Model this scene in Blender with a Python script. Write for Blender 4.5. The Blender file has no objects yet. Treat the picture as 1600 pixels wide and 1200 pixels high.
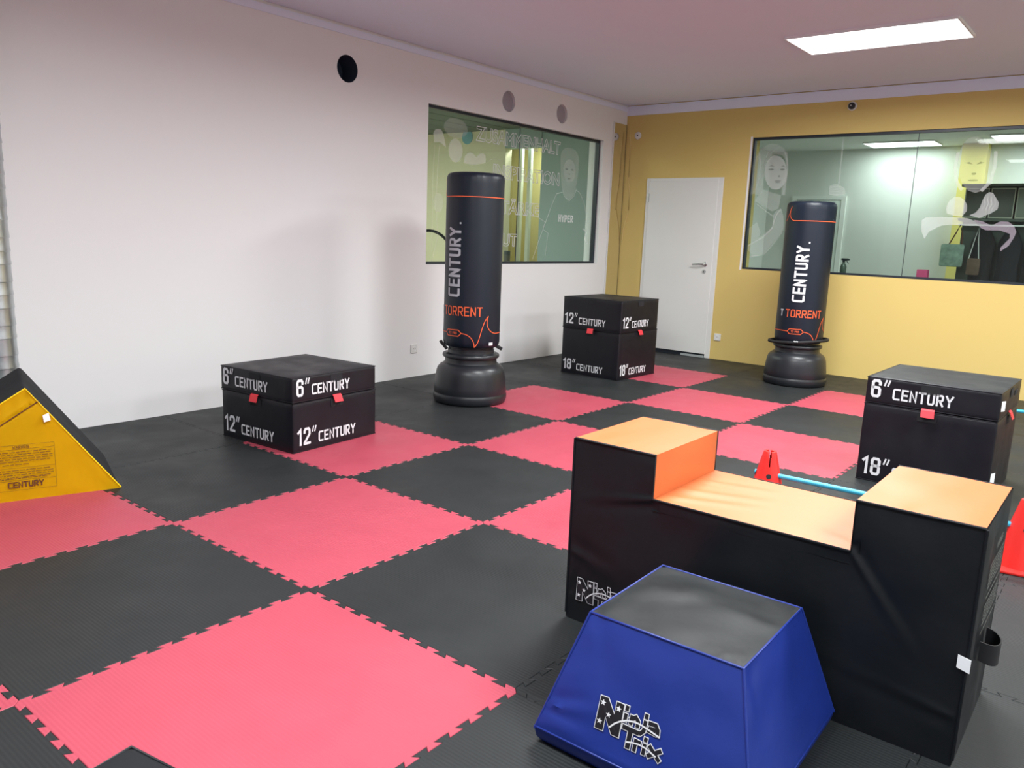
import bpy, bmesh, math, random
from mathutils import Vector, Matrix, noise
random.seed(7)
PI = math.pi
scn = bpy.context.scene
COL = scn.collection

# ------------------------------------------------------------------ camera
F_PX, YAW, PITCH, ROLL = 1242.62, 0.673155, 0.185006, 0.038471
CAM = Vector((-1.73536, -2.32375, 1.34479))
cy_, sy_ = math.cos(YAW), math.sin(YAW); cp_, sp_ = math.cos(PITCH), math.sin(PITCH)
fwd = Vector((cy_*cp_, sy_*cp_, -sp_)); rgt = Vector((sy_, -cy_, 0)); upv = rgt.cross(fwd)
r2 = rgt*math.cos(ROLL) + upv*math.sin(ROLL); u2 = -rgt*math.sin(ROLL) + upv*math.cos(ROLL)
cam_d = bpy.data.cameras.new('camera'); cam = bpy.data.objects.new('camera', cam_d); COL.objects.link(cam)
cam_d.sensor_width = 36; cam_d.sensor_fit = 'HORIZONTAL'; cam_d.lens = F_PX/1600*36
cam_d.clip_start = 0.05; cam_d.clip_end = 60
M = Matrix((r2, u2, -fwd)).transposed().to_4x4(); M.translation = CAM
cam.matrix_world = M
scn.camera = cam

# ------------------------------------------------------------------ world, exposure
w = bpy.data.worlds.new('world'); scn.world = w; w.use_nodes = True
w.node_tree.nodes['Background'].inputs[0].default_value = (0.9, 0.95, 1, 1)
w.node_tree.nodes['Background'].inputs[1].default_value = 0.02
scn.view_settings.view_transform = 'Standard'; scn.view_settings.look = 'None'
scn.view_settings.gamma = 1; scn.view_settings.exposure = 0.0
scn.view_settings.use_curve_mapping = False
LAMP_W = 105.0          # watts per ceiling panel of this room
SPREAD = 171
LAMP_E = 4.0           # glow of their diffusers
LAMP_BACK = 15.0       # panels in the room behind the yellow wall
LAMP_LEFT = 36.0       # panels in the room behind the white wall
LAMP_COL = (0.97, 1.0, 1.005)

# ------------------------------------------------------------------ materials
def new_mat(name):
    m = bpy.data.materials.new(name); m.use_nodes = True
    nt = m.node_tree; b = nt.nodes['Principled BSDF']
    return m, nt, b
def mat(name, col, rough=0.5, metal=0.0, spec=0.5, bump=0.0, bscale=40.0, var=0.0, vscale=6.0, stretch=None, coat=0.0, rvar=0.0):
    m, nt, b = new_mat(name)
    b.inputs['Base Color'].default_value = (*col, 1); b.inputs['Roughness'].default_value = rough
    b.inputs['Metallic'].default_value = metal; b.inputs['Specular IOR Level'].default_value = spec
    if coat: b.inputs['Coat Weight'].default_value = coat; b.inputs['Coat Roughness'].default_value = .25
    tc = nt.nodes.new('ShaderNodeTexCoord')
    vec = tc.outputs['Object']
    if stretch:
        mp = nt.nodes.new('ShaderNodeMapping'); mp.inputs['Scale'].default_value = stretch
        nt.links.new(vec, mp.inputs[0]); vec = mp.outputs[0]
    if bump:
        n = nt.nodes.new('ShaderNodeTexNoise'); n.inputs['Scale'].default_value = bscale; n.inputs['Detail'].default_value = 4
        bp = nt.nodes.new('ShaderNodeBump'); bp.inputs['Strength'].default_value = bump; bp.inputs['Distance'].default_value = .01
        nt.links.new(vec, n.inputs['Vector']); nt.links.new(n.outputs['Fac'], bp.inputs['Height']); nt.links.new(bp.outputs[0], b.inputs['Normal'])
    if var or rvar:
        n2 = nt.nodes.new('ShaderNodeTexNoise'); n2.inputs['Scale'].default_value = vscale; n2.inputs['Detail'].default_value = 3
        nt.links.new(vec, n2.inputs['Vector'])
        if var:
            mx = nt.nodes.new('ShaderNodeMix'); mx.data_type = 'RGBA'
            mx.inputs['A'].default_value = (*[c*(1-var) for c in col], 1); mx.inputs['B'].default_value = (*[min(1, c*(1+var)) for c in col], 1)
            nt.links.new(n2.outputs['Fac'], mx.inputs['Factor']); nt.links.new(mx.outputs['Result'], b.inputs['Base Color'])
        if rvar:
            mr = nt.nodes.new('ShaderNodeMapRange'); mr.inputs['To Min'].default_value = rough-rvar; mr.inputs['To Max'].default_value = rough+rvar
            mr.inputs['From Min'].default_value = .35; mr.inputs['From Max'].default_value = .65
            nt.links.new(n2.outputs['Fac'], mr.inputs['Value']); nt.links.new(mr.outputs[0], b.inputs['Roughness'])
    return m
def emit(name, col, s):
    m, nt, b = new_mat(name)
    b.inputs['Base Color'].default_value = (.9, .9, .9, 1)
    b.inputs['Emission Color'].default_value = (*col, 1); b.inputs['Emission Strength'].default_value = s
    return m
def mat_foam(name, col, rough, ribs=True, spec=.5):
    """EVA mat: fine ribs, faint scuffs, blotchy gloss"""
    m, nt, b = new_mat(name); L = nt.links
    b.inputs['Specular IOR Level'].default_value = spec
    tc = nt.nodes.new('ShaderNodeTexCoord'); gm = nt.nodes.new('ShaderNodeNewGeometry')
    n = nt.nodes.new('ShaderNodeTexNoise'); n.inputs['Scale'].default_value = 2.2; n.inputs['Detail'].default_value = 5; n.inputs['Roughness'].default_value = .6
    L.new(gm.outputs['Position'], n.inputs['Vector'])
    mr = nt.nodes.new('ShaderNodeMapRange'); mr.inputs['From Min'].default_value = .35; mr.inputs['From Max'].default_value = .68
    mr.inputs['To Min'].default_value = rough+.1; mr.inputs['To Max'].default_value = rough-.08
    L.new(n.outputs['Fac'], mr.inputs['Value']); L.new(mr.outputs[0], b.inputs['Roughness'])
    n3 = nt.nodes.new('ShaderNodeTexNoise'); n3.inputs['Scale'].default_value = 5; n3.inputs['Detail'].default_value = 2
    L.new(gm.outputs['Position'], n3.inputs['Vector'])
    mx = nt.nodes.new('ShaderNodeMix'); mx.data_type = 'RGBA'
    mx.inputs['A'].default_value = (*[c*.93 for c in col], 1); mx.inputs['B'].default_value = (*[min(1, c*1.07+.002) for c in col], 1)
    L.new(n3.outputs['Fac'], mx.inputs['Factor']); L.new(mx.outputs['Result'], b.inputs['Base Color'])
    wv = nt.nodes.new('ShaderNodeTexWave'); wv.bands_direction = 'X'; wv.inputs['Scale'].default_value = 26; wv.inputs['Distortion'].default_value = 0.3
    L.new(gm.outputs['Position'], wv.inputs['Vector'])
    n4 = nt.nodes.new('ShaderNodeTexNoise'); n4.inputs['Scale'].default_value = 250
    L.new(gm.outputs['Position'], n4.inputs['Vector'])
    ad = nt.nodes.new('ShaderNodeMath'); ad.operation = 'MULTIPLY_ADD'; ad.inputs[1].default_value = .5
    L.new(n4.outputs['Fac'], ad.inputs[0]); L.new(wv.outputs['Fac'], ad.inputs[2])
    bp = nt.nodes.new('ShaderNodeBump'); bp.inputs['Strength'].default_value = .26 if ribs else .1; bp.inputs['Distance'].default_value = .002
    L.new(ad.outputs[0], bp.inputs['Height']); L.new(bp.outputs[0], b.inputs['Normal'])
    return m
def mat_glass(name, tint, gloss=0.06):
    m = bpy.data.materials.new(name); m.use_nodes = True; nt = m.node_tree; nt.nodes.clear(); L = nt.links
    o = nt.nodes.new('ShaderNodeOutputMaterial'); mx = nt.nodes.new('ShaderNodeMixShader')
    t = nt.nodes.new('ShaderNodeBsdfTransparent'); t.inputs[0].default_value = (*tint, 1)
    g = nt.nodes.new('ShaderNodeBsdfGlossy'); g.inputs['Roughness'].default_value = .02
    fr = nt.nodes.new('ShaderNodeFresnel'); fr.inputs[0].default_value = 1.45
    ge = nt.nodes.new('ShaderNodeNewGeometry'); iv = nt.nodes.new('ShaderNodeMath'); iv.operation = 'SUBTRACT'; iv.inputs[0].default_value = 1
    mu = nt.nodes.new('ShaderNodeMath'); mu.operation = 'MULTIPLY'      # reflect on the outer faces only
    L.new(ge.outputs['Backfacing'], iv.inputs[1]); L.new(fr.outputs[0], mu.inputs[0]); L.new(iv.outputs[0], mu.inputs[1])
    L.new(mu.outputs[0], mx.inputs[0]); L.new(t.outputs[0], mx.inputs[1]); L.new(g.outputs[0], mx.inputs[2]); L.new(mx.outputs[0], o.inputs[0])
    return m
def mat_film(name, col, op):
    m = bpy.data.materials.new(name); m.use_nodes = True; nt = m.node_tree; nt.nodes.clear(); L = nt.links
    o = nt.nodes.new('ShaderNodeOutputMaterial'); mx = nt.nodes.new('ShaderNodeMixShader'); mx.inputs[0].default_value = op
    t = nt.nodes.new('ShaderNodeBsdfTransparent')
    d = nt.nodes.new('ShaderNodeBsdfDiffuse'); d.inputs[0].default_value = (*col, 1)
    L.new(t.outputs[0], mx.inputs[1]); L.new(d.outputs[0], mx.inputs[2]); L.new(mx.outputs[0], o.inputs[0])
    return m

WHITE = mat('white_paint', (.81, .80, .80), .75, bump=.06, bscale=180)
CEIL = mat('ceiling_paint', (.78, .82, .95), .8, bump=.03, bscale=120)
YELLOW = mat('yellow_paint', (.66, .495, .165), .7, bump=.06, bscale=180)
DOORW = mat('door_white', (.72, .72, .70), .42)
FRAME = mat('dark_window_frame', (.012, .018, .028), .4)
RUBBER = mat_foam('black_foam', (.015, .0175, .0185), .52, spec=.36)
RED = mat_foam('red_foam', (.42, .056, .088), .52)
SUB = mat('subfloor', (.03, .03, .03), .8)
VINYL = mat('black_vinyl', (.0045, .006, .008), .48, spec=.32, bump=.18, bscale=14, rvar=.06, vscale=5)
VINYL_G = mat('charcoal_vinyl_top', (.020, .024, .026), .50, bump=.22, bscale=11, rvar=.05)
BLOCKV = mat('black_block_vinyl', (.006, .006, .010), .48, spec=.36, bump=.14, bscale=12, rvar=.06)
ORANGE = mat('orange_vinyl', (.62, .165, .046), .45, bump=.15, bscale=7, stretch=(1, .35, 1))
BLUE = mat('blue_vinyl', (.009, .028, .22), .40, bump=.25, bscale=8)
YVINYL = mat('yellow_vinyl', (.99, .58, .002), .55, spec=.25, bump=.2, bscale=9)
WEDGEK = mat('charcoal_wedge_fabric', (.013, .014, .016), .7, spec=.15, bump=.2, bscale=12)
PRINT = mat('white_print', (.70, .71, .74), .5)
PRINTG = mat('silver_print', (.42, .43, .47), .4)
PRINTO = mat('orange_print', (.80, .12, .035), .5)
PRINTK = mat('dark_brown_print', (.12, .035, .01), .6)
PRINTB = mat('black_print', (.008, .008, .012), .5)
PRINTF = mat('faded_grey_print', (.16, .17, .155), .5, var=.3, vscale=60)
TAG = mat('white_tag', (.85, .87, .88), .6)
REDTAB = mat('red_strap', (.68, .03, .045), .55)
VELCRO = mat('velcro_patch', (.010, .010, .013), .9)
PLASTIC = mat('black_base_plastic', (.013, .015, .019), .36, bump=.03, bscale=200)
BAGV = mat('black_bag_vinyl', (.0045, .009, .019), .42, spec=.42, bump=.12, bscale=9)
STRAP = mat('black_strap', (.008, .008, .010), .6)
CONE = mat('red_cone_plastic', (.75, .025, .02), .35)
BAR = mat('cyan_pole_plastic', (.05, .42, .62), .35)
METAL = mat('brushed_metal', (.55, .55, .55), .3, metal=1)
GALV = mat('galvanised_duct', (.50, .54, .55), .32, metal=.9, var=.2, vscale=14)
MIRROR = mat('mirror_glass', (.88, .88, .87), .015, metal=1)
LAMPFRAME = mat('lamp_frame', (.85, .85, .85), .5)
LAMP = emit('lamp_diffuser', LAMP_COL, LAMP_E)
LAMPB = emit('lamp_diffuser_back_room', (.96, 1, .99), LAMP_BACK)
LAMPL = emit('lamp_diffuser_left_room', (1, 1, .93), LAMP_LEFT)
GLASS = mat_glass('green_tint_glass', (.88, .95, .915))
FILM1 = mat_film('film_faint', (.8, .82, .80), .17)
FILM2 = mat_film('film_medium', (.85, .86, .85), .31)
FILM3 = mat_film('film_strong', (.85, .86, .88), .62)
FILMV = mat_film('film_mauve', (.55, .47, .55), .38)
FILMD = mat_film('film_dark', (.05, .06, .06), .35)

# ------------------------------------------------------------------ helpers
def mesh_obj(name, verts, faces, material, parent=None, smooth=False, sharp=None, loc=None):
    me = bpy.data.meshes.new(name); me.from_pydata([tuple(v) for v in verts], [], faces); me.update()
    return finish(name, me, material, parent, smooth, sharp, loc)
def finish(name, me, material, parent=None, smooth=False, sharp=None, loc=None):
    if material: me.materials.append(material)
    if smooth:
        for pl in me.polygons: pl.use_smooth = True
        if sharp is not None:
            try: me.set_sharp_from_angle(angle=math.radians(sharp))
            except Exception: pass
    o = bpy.data.objects.new(name, me); COL.objects.link(o)
    if parent: o.parent = parent
    if loc: o.location = loc
    return o
def bm_obj(name, bm, material, parent=None, smooth=False, sharp=None):
    bmesh.ops.recalc_face_normals(bm, faces=bm.faces[:])
    me = bpy.data.meshes.new(name); bm.to_mesh(me); bm.free()
    return finish(name, me, material, parent, smooth, sharp)
def thing(name, label, cat, loc=(0, 0, 0), rotz=0, group=None):
    o = bpy.data.objects.new(name, None); COL.objects.link(o); o.empty_display_size = .1
    o.location = loc; o.rotation_euler = (0, 0, rotz); o['label'] = label; o['category'] = cat
    if group: o['group'] = group
    return o
def tag(o, label, cat, group=None):
    o['label'] = label; o['category'] = cat
    if group: o['group'] = group
    return o
def struct(o): o['kind'] = 'structure'; return o
def boxbm(x0, x1, y0, y1, z0, z1, bev=0, seg=2, bm=None):
    own = bm or bmesh.new(); t = bmesh.new()
    vs = [t.verts.new((x, y, z)) for x in (x0, x1) for y in (y0, y1) for z in (z0, z1)]
    for f in ((0, 1, 3, 2), (4, 6, 7, 5), (0, 4, 5, 1), (2, 3, 7, 6), (0, 2, 6, 4), (1, 5, 7, 3)): t.faces.new([vs[i] for i in f])
    bmesh.ops.recalc_face_normals(t, faces=t.faces[:])
    if bev: bmesh.ops.bevel(t, geom=t.edges[:], offset=bev, segments=seg, affect='EDGES', profile=.5)
    me = bpy.data.meshes.new('t'); t.to_mesh(me); t.free(); own.from_mesh(me); bpy.data.meshes.remove(me)
    return own
def box(name, x0, x1, y0, y1, z0, z1, material, parent=None, bev=0, seg=2):
    return bm_obj(name, boxbm(x0, x1, y0, y1, z0, z1, bev, seg), material, parent)
def lathe(name, prof, material, parent=None, n=64, sharp=50, capb=True, capt=True):
    V, Fc = [], []
    for r, z in prof:
        for i in range(n): a = 2*PI*i/n; V.append((r*math.cos(a), r*math.sin(a), z))
    for k in range(len(prof)-1):
        for i in range(n): j = (i+1) % n; Fc.append((k*n+i, k*n+j, (k+1)*n+j, (k+1)*n+i))
    if capb: Fc.append(tuple(range(n))[::-1])
    if capt: Fc.append(tuple((len(prof)-1)*n+i for i in range(n)))
    return mesh_obj(name, V, Fc, material, parent, True, sharp)
def tube_bm(pts, r, n=10, bm=None, closed=False):
    bm = bm or bmesh.new(); pts = [Vector(p) for p in pts]; rings = []; N = len(pts)
    for i, p in enumerate(pts):
        if closed: d = (pts[(i+1) % N]-pts[i-1])
        else: d = pts[min(i+1, N-1)]-pts[max(i-1, 0)]
        d.normalize(); a = d.cross(Vector((0, 0, 1)))
        if a.length < .05: a = d.cross(Vector((0, 1, 0)))
        a.normalize(); b = d.cross(a)
        rings.append([bm.verts.new(p+(a*math.cos(2*PI*k/n)+b*math.sin(2*PI*k/n))*r) for k in range(n)])
    for i in range(N if closed else N-1):
        A, B = rings[i], rings[(i+1) % N]
        for k in range(n): bm.faces.new((A[k], A[(k+1) % n], B[(k+1) % n], B[k]))
    if not closed: bm.faces.new(rings[0][::-1]); bm.faces.new(rings[-1])
    return bm
def tube(name, pts, r, material, parent=None, n=10, closed=False):
    return bm_obj(name, tube_bm(pts, r, n, None, closed), material, parent, True, 60)

# ---- stroke lettering
GL = {
 'C': (.60, [[(.6, 1), (.1, 1), (0, .88), (0, .12), (.1, 0), (.6, 0)]]),
 'E': (.54, [[(.54, 1), (0, 1), (0, 0), (.54, 0)], [(.1, .5), (.48, .5)]]),
 'N': (.58, [[(0, 0), (0, 1), (.58, 0), (.58, 1)]]),
 'T': (.60, [[(0, 1), (.6, 1)], [(.3, .9), (.3, 0)]]),
 'U': (.58, [[(0, 1), (0, .14), (.1, 0), (.48, 0), (.58, .14), (.58, 1)]]),
 'R': (.58, [[(0, 0), (0, 1), (.45, 1), (.56, .9), (.56, .58), (.45, .47), (.1, .47)], [(.3, .4), (.58, 0)]]),
 'Y': (.64, [[(0, 1), (.32, .46), (.64, 1)], [(.32, .4), (.32, 0)]]),
 'O': (.58, [[(.1, 0), (.48, 0), (.58, .12), (.58, .88), (.48, 1), (.1, 1), (0, .88), (0, .12), (.1, 0)]]),
 'A': (.60, [[(0, 0), (.3, 1), (.6, 0)], [(.15, .33), (.45, .33)]]),
 'W': (.80, [[(0, 1), (.2, 0), (.4, .8), (.6, 0), (.8, 1)]]),
 'I': (.02, [[(0, 0), (0, 1)]]),
 'P': (.56, [[(0, 0), (0, 1), (.45, 1), (.56, .9), (.56, .56), (.45, .45), (.1, .45)]]),
 'H': (.58, [[(0, 0), (0, 1)], [(.58, 0), (.58, 1)], [(0, .5), (.58, .5)]]),
 'G': (.58, [[(.58, .85), (.48, 1), (.1, 1), (0, .88), (0, .12), (.1, 0), (.48, 0), (.58, .12), (.58, .48), (.32, .48)]]),
 '1': (.26, [[(0, .82), (.22, 1), (.22, 0)]]),
 '2': (.50, [[(0, .78), (0, .88), (.1, 1), (.4, 1), (.5, .88), (.5, .62), (0, .06), (0, 0), (.52, 0)]]),
 '6': (.50, [[(.5, .8), (.5, .88), (.4, 1), (.1, 1), (0, .88), (0, .12), (.1, 0), (.4, 0), (.5, .12), (.5, .45), (.4, .56), (.06, .56)]]),
 '8': (.50, [[(.1, .53), (0, .64), (0, .88), (.1, 1), (.4, 1), (.5, .88), (.5, .64), (.4, .53), (.1, .53), (0, .42), (0, .12), (.1, 0), (.4, 0), (.5, .12), (.5, .42), (.4, .53)]]),
 '"': (.34, [[(0, .74), (.1, 1.03)], [(.22, .74), (.32, 1.03)]]),
 '.': (.02, [[(0, 0), (.01, 0)]]), ' ': (.3, []),
}
def ribbon(pl, w_, ext=True, maxseg=None):
    P = [Vector(p) for p in pl]; closed = (P[0]-P[-1]).length < 1e-6 and len(P) > 3
    if closed: P = P[:-1]
    if ext and not closed:
        P[0] = P[0]+(P[0]-P[1]).normalized()*w_/2; P[-1] = P[-1]+(P[-1]-P[-2]).normalized()*w_/2
    if maxseg:
        Q = []; n = len(P)
        for i in range(n if closed else n-1):
            a, b = P[i], P[(i+1) % n]; k = max(1, int(math.ceil((b-a).length/maxseg)))
            Q += [a.lerp(b, j/k) for j in range(k)]
        if not closed: Q.append(P[-1])
        P = Q
    n = len(P); V = []
    for i in range(n):
        if closed or 0 < i < n-1:
            d1 = (P[i]-P[i-1]).normalized(); d2 = (P[(i+1) % n]-P[i]).normalized()
        elif i == 0: d1 = d2 = (P[1]-P[0]).normalized()
        else: d1 = d2 = (P[-1]-P[-2]).normalized()
        n1 = Vector((-d1.y, d1.x)); n2 = Vector((-d2.y, d2.x)); m = n1+n2
        if m.length < .2: m = n1
        m.normalize(); k = min(1.9, 1/max(.3, m.dot(n1)))
        V += [P[i]+m*w_/2*k, P[i]-m*w_/2*k]
    Fc = []
    for i in range(n if closed else n-1):
        a = 2*i; b = 2*((i+1) % n); Fc.append((a, a+1, b+1, b))
    return V, Fc
def text_mesh(items, maxseg=None):
    """items: (text, x, y, height, weight, xscale, gap) -> 2-D verts, faces; y is the baseline"""
    V, Fc = [], []
    for (t, x, y, h, wt, xs, gap) in items:
        hh = h*(1-wt); yy = y+h*wt/2; xx = x+h*wt/2
        for ch in t:
            wd, st = GL[ch]
            for s in st:
                v, f = ribbon([(xx+px*hh*xs, yy+py*hh) for px, py in s], h*wt, True, maxseg)
                o = len(V); V += v; Fc += [tuple(i+o for i in q) for q in f]
            xx += wd*hh*xs+gap*h
    return V, Fc
def text_width(t, h, wt, xs, gap):
    hh = h*(1-wt); return sum(GL[c][0]*hh*xs+gap*h for c in t)-gap*h+h*wt
def decal(name, V2, F2, mapf, material, parent):
    """lay 2-D shapes on a surface; mapf(s, t) -> 3-D"""
    return mesh_obj(name, [mapf(v[0], v[1]) for v in V2], F2, material, parent)
def planemap(O, ex, ey, off):
    O = Vector(O); ex = Vector(ex).normalized(); ey = Vector(ey).normalized(); n = ex.cross(ey).normalized()
    return lambda s, t: O+ex*s+ey*t+n*off
def poly2(pts):
    return [Vector(p) for p in pts], [tuple(range(len(pts)))]
def merge2(parts):
    V, Fc = [], []
    for v, f in parts:
        o = len(V); V += list(v); Fc += [tuple(i+o for i in q) for q in f]
    return V, Fc

# ------------------------------------------------------------------ room shell
XR, YB, XF, ZC = 7.0, 3.0, -4.0, 2.94      # yellow wall, white wall, wall behind camera, ceiling
YR = -5.6
struct(box('floor', XF, XR, YR, YB, -.12, -.02, SUB))
def wall_panel(name, mapf, rects, holes, material, thick):
    """rects: grid lines; holes: rect openings (a0,a1,z0,z1); circles (ac,zc,r)"""
    a0, a1, z0, z1 = rects; rect_h, circ = holes
    A = sorted({a0, a1, *[h[i] for h in rect_h for i in (0, 1)], *[c[0]+s*.2 for c in circ for s in (-1, 1)]})
    Z = sorted({z0, z1, *[h[i] for h in rect_h for i in (2, 3)], *([2.495, 2.80] if circ else [])})
    V, Fc = [], []
    def add(pts, f):
        o = len(V); V.extend(pts); Fc.extend([tuple(i+o for i in q) for q in f])
    for d in (0, thick):
        for i in range(len(A)-1):
            for k in range(len(Z)-1):
                x0, x1, q0, q1 = A[i], A[i+1], Z[k], Z[k+1]; cx, cz = (x0+x1)/2, (q0+q1)/2
                if any(h[0] < cx < h[1] and h[2] < cz < h[3] for h in rect_h): continue
                c = [c for c in circ if abs(c[0]-cx) < .19 and q0 < c[1] < q1]
                if c:
                    c = c[0]; ring = []; outer = []
                    ang_ = sorted([2*PI*(j+.5)/40 for j in range(40)]+[math.atan2(zz_-c[1], xx_-c[0]) % (2*PI) for xx_ in (x0, x1) for zz_ in (q0, q1)]); n = len(ang_)
                    for t in ang_:
                        ct, st = math.cos(t), math.sin(t)
                        ring.append((c[0]+c[2]*ct, c[1]+c[2]*st))
                        k1 = min((x1-c[0])/ct if ct > 0 else (c[0]-x0)/max(1e-9, -ct), (q1-c[1])/max(1e-9, st) if st > 0 else (c[1]-q0)/max(1e-9, -st))
                        outer.append((c[0]+ct*k1, c[1]+st*k1))
                    add([mapf(x, z, d) for x, z in ring+outer], [(j, (j+1) % n, n+(j+1) % n, n+j) for j in range(n)])
                    if d == 0: add([mapf(x, z, dd) for dd in (0, thick) for x, z in ring], [(j, (j+1) % n, n+(j+1) % n, n+j) for j in range(n)])
                else: add([mapf(x0, q0, d), mapf(x1, q0, d), mapf(x1, q1, d), mapf(x0, q1, d)], [(0, 1, 2, 3)])
    for h in list(rect_h)+[rects]:
        p = [(h[0], h[2]), (h[1], h[2]), (h[1], h[3]), (h[0], h[3])]
        add([mapf(x, z, dd) for dd in (0, thick) for x, z in p], [(j, (j+1) % 4, 4+(j+1) % 4, 4+j) for j in range(4)])
    return struct(mesh_obj(name, V, Fc, material))
LW = (3.585, 6.50, 1.045, 2.482)            # opening in the white wall: x0,x1,z0,z1
BW = (-2.6, 1.378, 1.065, 2.50)             # opening in the yellow wall: y0,y1,z0,z1
DUCTS = [(2.66, 2.611, .106), (4.715, 2.66, .100), (5.635, 2.664, .100)]
wall_panel('wall_left', lambda a, z, d: (a, YB+d, z), (XF, XR, -.1, 3.1), ([LW], DUCTS), WHITE, .20)
wall_panel('wall_back', lambda a, z, d: (XR+d, a, z), (YR, YB, -.1, 3.1), ([BW], []), YELLOW, .20)
struct(box('wall_right', XF, XR, YR-.15, YR, -.1, 3.1, WHITE))
struct(box('wall_front', XF-.15, XF, YR, YB, -.1, 3.1, WHITE))
struct(box('ceiling', XF, XR-.012, YR, YB-.012, ZC, 3.10, CEIL))
struct(box('trim_1', XR-.012, XR, YR, YB, 2.822, ZC-.008, CEIL))
struct(box('trim_2', XF, XR-.012, YB-.008, YB, 2.868, ZC-.018, CEIL))
struct(box('trim_3', XR-.004, XR, 1.378, 1.40, 1.055, 2.51, WHITE))

# ------------------------------------------------------------------ foam floor mats with dovetail teeth
AMP, NT, DOV = .0095, 12, .0065
def edge_line(horizontal_start_neg=True):
    """offsets along one metre: list of (t, off), antisymmetric square dovetail wave"""
    h = 1/(2*NT); pts = []; s = -1
    for k in range(2*NT):
        if k: pts.append((k*h + DOV, -1*AMP) if s > 0 else (k*h + DOV, AMP))
        if k: pts.append((k*h - DOV, AMP) if s > 0 else (k*h - DOV, -AMP))
        s = -s
    return pts
EL = edge_line()
EDGE = []
s = -1
h_ = 1/(2*NT)
for k in range(1, 2*NT):
    prev = -AMP if k % 2 == 1 else AMP
    EDGE.append((k*h_+DOV, prev)); EDGE.append((k*h_-DOV, -prev))
def mat_outline(i, j, sides):
    """(i,j) lower corner; sides: dict of 'j0','i1','j1','i0' -> True if toothed. Walks j0 (+i), i1 (+j), j1 (-i), i0 (-j)"""
    P = []
    a = AMP
    tj0, ti1, tj1, ti0 = sides['j0'], sides['i1'], sides['j1'], sides['i0']
    # corner (i,j): blob
    if tj0 and ti0: P += [(i-a, j+a), (i+a, j-a)]
    elif tj0: P += [(i, j-a)]
    elif ti0: P += [(i-a, j)]
    else: P += [(i, j)]
    if tj0: P += [(i+t, j+o) for t, o in EDGE]
    # corner (i+1,j): notch (both at +a,-... )
    x = i+1-a if ti1 else i+1; y = j+a if tj0 else j
    P += [(x, y)]
    if ti1: P += [(i+1+o, j+t) for t, o in EDGE]
    # corner (i+1,j+1): blob
    if ti1 and tj1: P += [(i+1+a, j+1-a), (i+1-a, j+1+a)]
    elif ti1: P += [(i+1+a, j+1)]
    elif tj1: P += [(i+1, j+1+a)]
    else: P += [(i+1, j+1)]
    if tj1: P += [(i+t, j+1+o) for t, o in EDGE[::-1]]
    x = i+a if ti0 else i; y = j+1-a if tj1 else j+1
    P += [(x, y)]
    if ti0: P += [(i+o, j+t) for t, o in EDGE[::-1]]
    return P
def inset(P, d):
    n = len(P); out = []
    for k in range(n):
        p0, p1, p2 = Vector(P[k-1]), Vector(P[k]), Vector(P[(k+1) % n])
        d1 = (p1-p0).normalized(); d2 = (p2-p1).normalized()
        n1 = Vector((-d1.y, d1.x)); n2 = Vector((-d2.y, d2.x)); m = n1+n2
        if m.length < .1: m = n1
        m.normalize(); out.append(p1+m*d*min(2, 1/max(.3, m.dot(n1))))
    return out
ORD = ['zeroth', 'first', 'second', 'third', 'fourth', 'fifth', 'sixth', 'seventh', 'eighth', 'ninth', 'tenth']
I0, I1, J0, J1 = -3, 6, -3, 3
def proj_ok(i, j):
    for a in range(5):
        for b in range(5):
            P = Vector((i+a/4, -(j+b/4), 0))-CAM; z = P.dot(fwd)
            if z > .1 and abs(P.dot(r2)/z*F_PX) < 1250 and abs(P.dot(u2)/z*F_PX) < 640: return True
    return False
HIDDEN = {(0, 2)}
for i in range(I0, I1+1):
    for j in range(J0, J1+1):
        if not proj_ok(i, j): continue
        red = (i+j) % 2 != 0 and -2 <= j <= 0 and i <= 5
        sides = {'j0': j > J0, 'i1': i < I1, 'j1': True, 'i0': True}
        P = mat_outline(i, j, sides)
        P = [(x, -y) for x, y in P][::-1]                 # to world, counter-clockwise
        A = inset(P, .0006); B = inset(P, .0022)
        if i == I1 or j == J0:
            A = [Vector((min(p.x, XR-.002), min(p.y, YB-.002))) for p in A]; B = [Vector((min(p.x, XR-.003), min(p.y, YB-.003))) for p in B]
        n = len(A)
        V = [(p.x, p.y, -.02) for p in A]+[(p.x, p.y, -.0014) for p in A]+[(p.x, p.y, 0) for p in B]
        Fc = [(k, (k+1) % n, n+(k+1) % n, n+k) for k in range(n)]+[(n+k, n+(k+1) % n, 2*n+(k+1) % n, 2*n+k) for k in range(n)]
        Fc += [tuple(2*n+k for k in range(n)), tuple(range(n))[::-1]]
        o = mesh_obj('floor_mat', V, Fc, RED if red else RUBBER)
        tag(o, '%s foam floor mat, %s row from white wall, %s from yellow wall' % ('red' if red else 'black', ORD[j+4], ORD[7-i]),
            'floor mat', 'red interlocking floor mats' if red else 'black interlocking floor mats')

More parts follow.
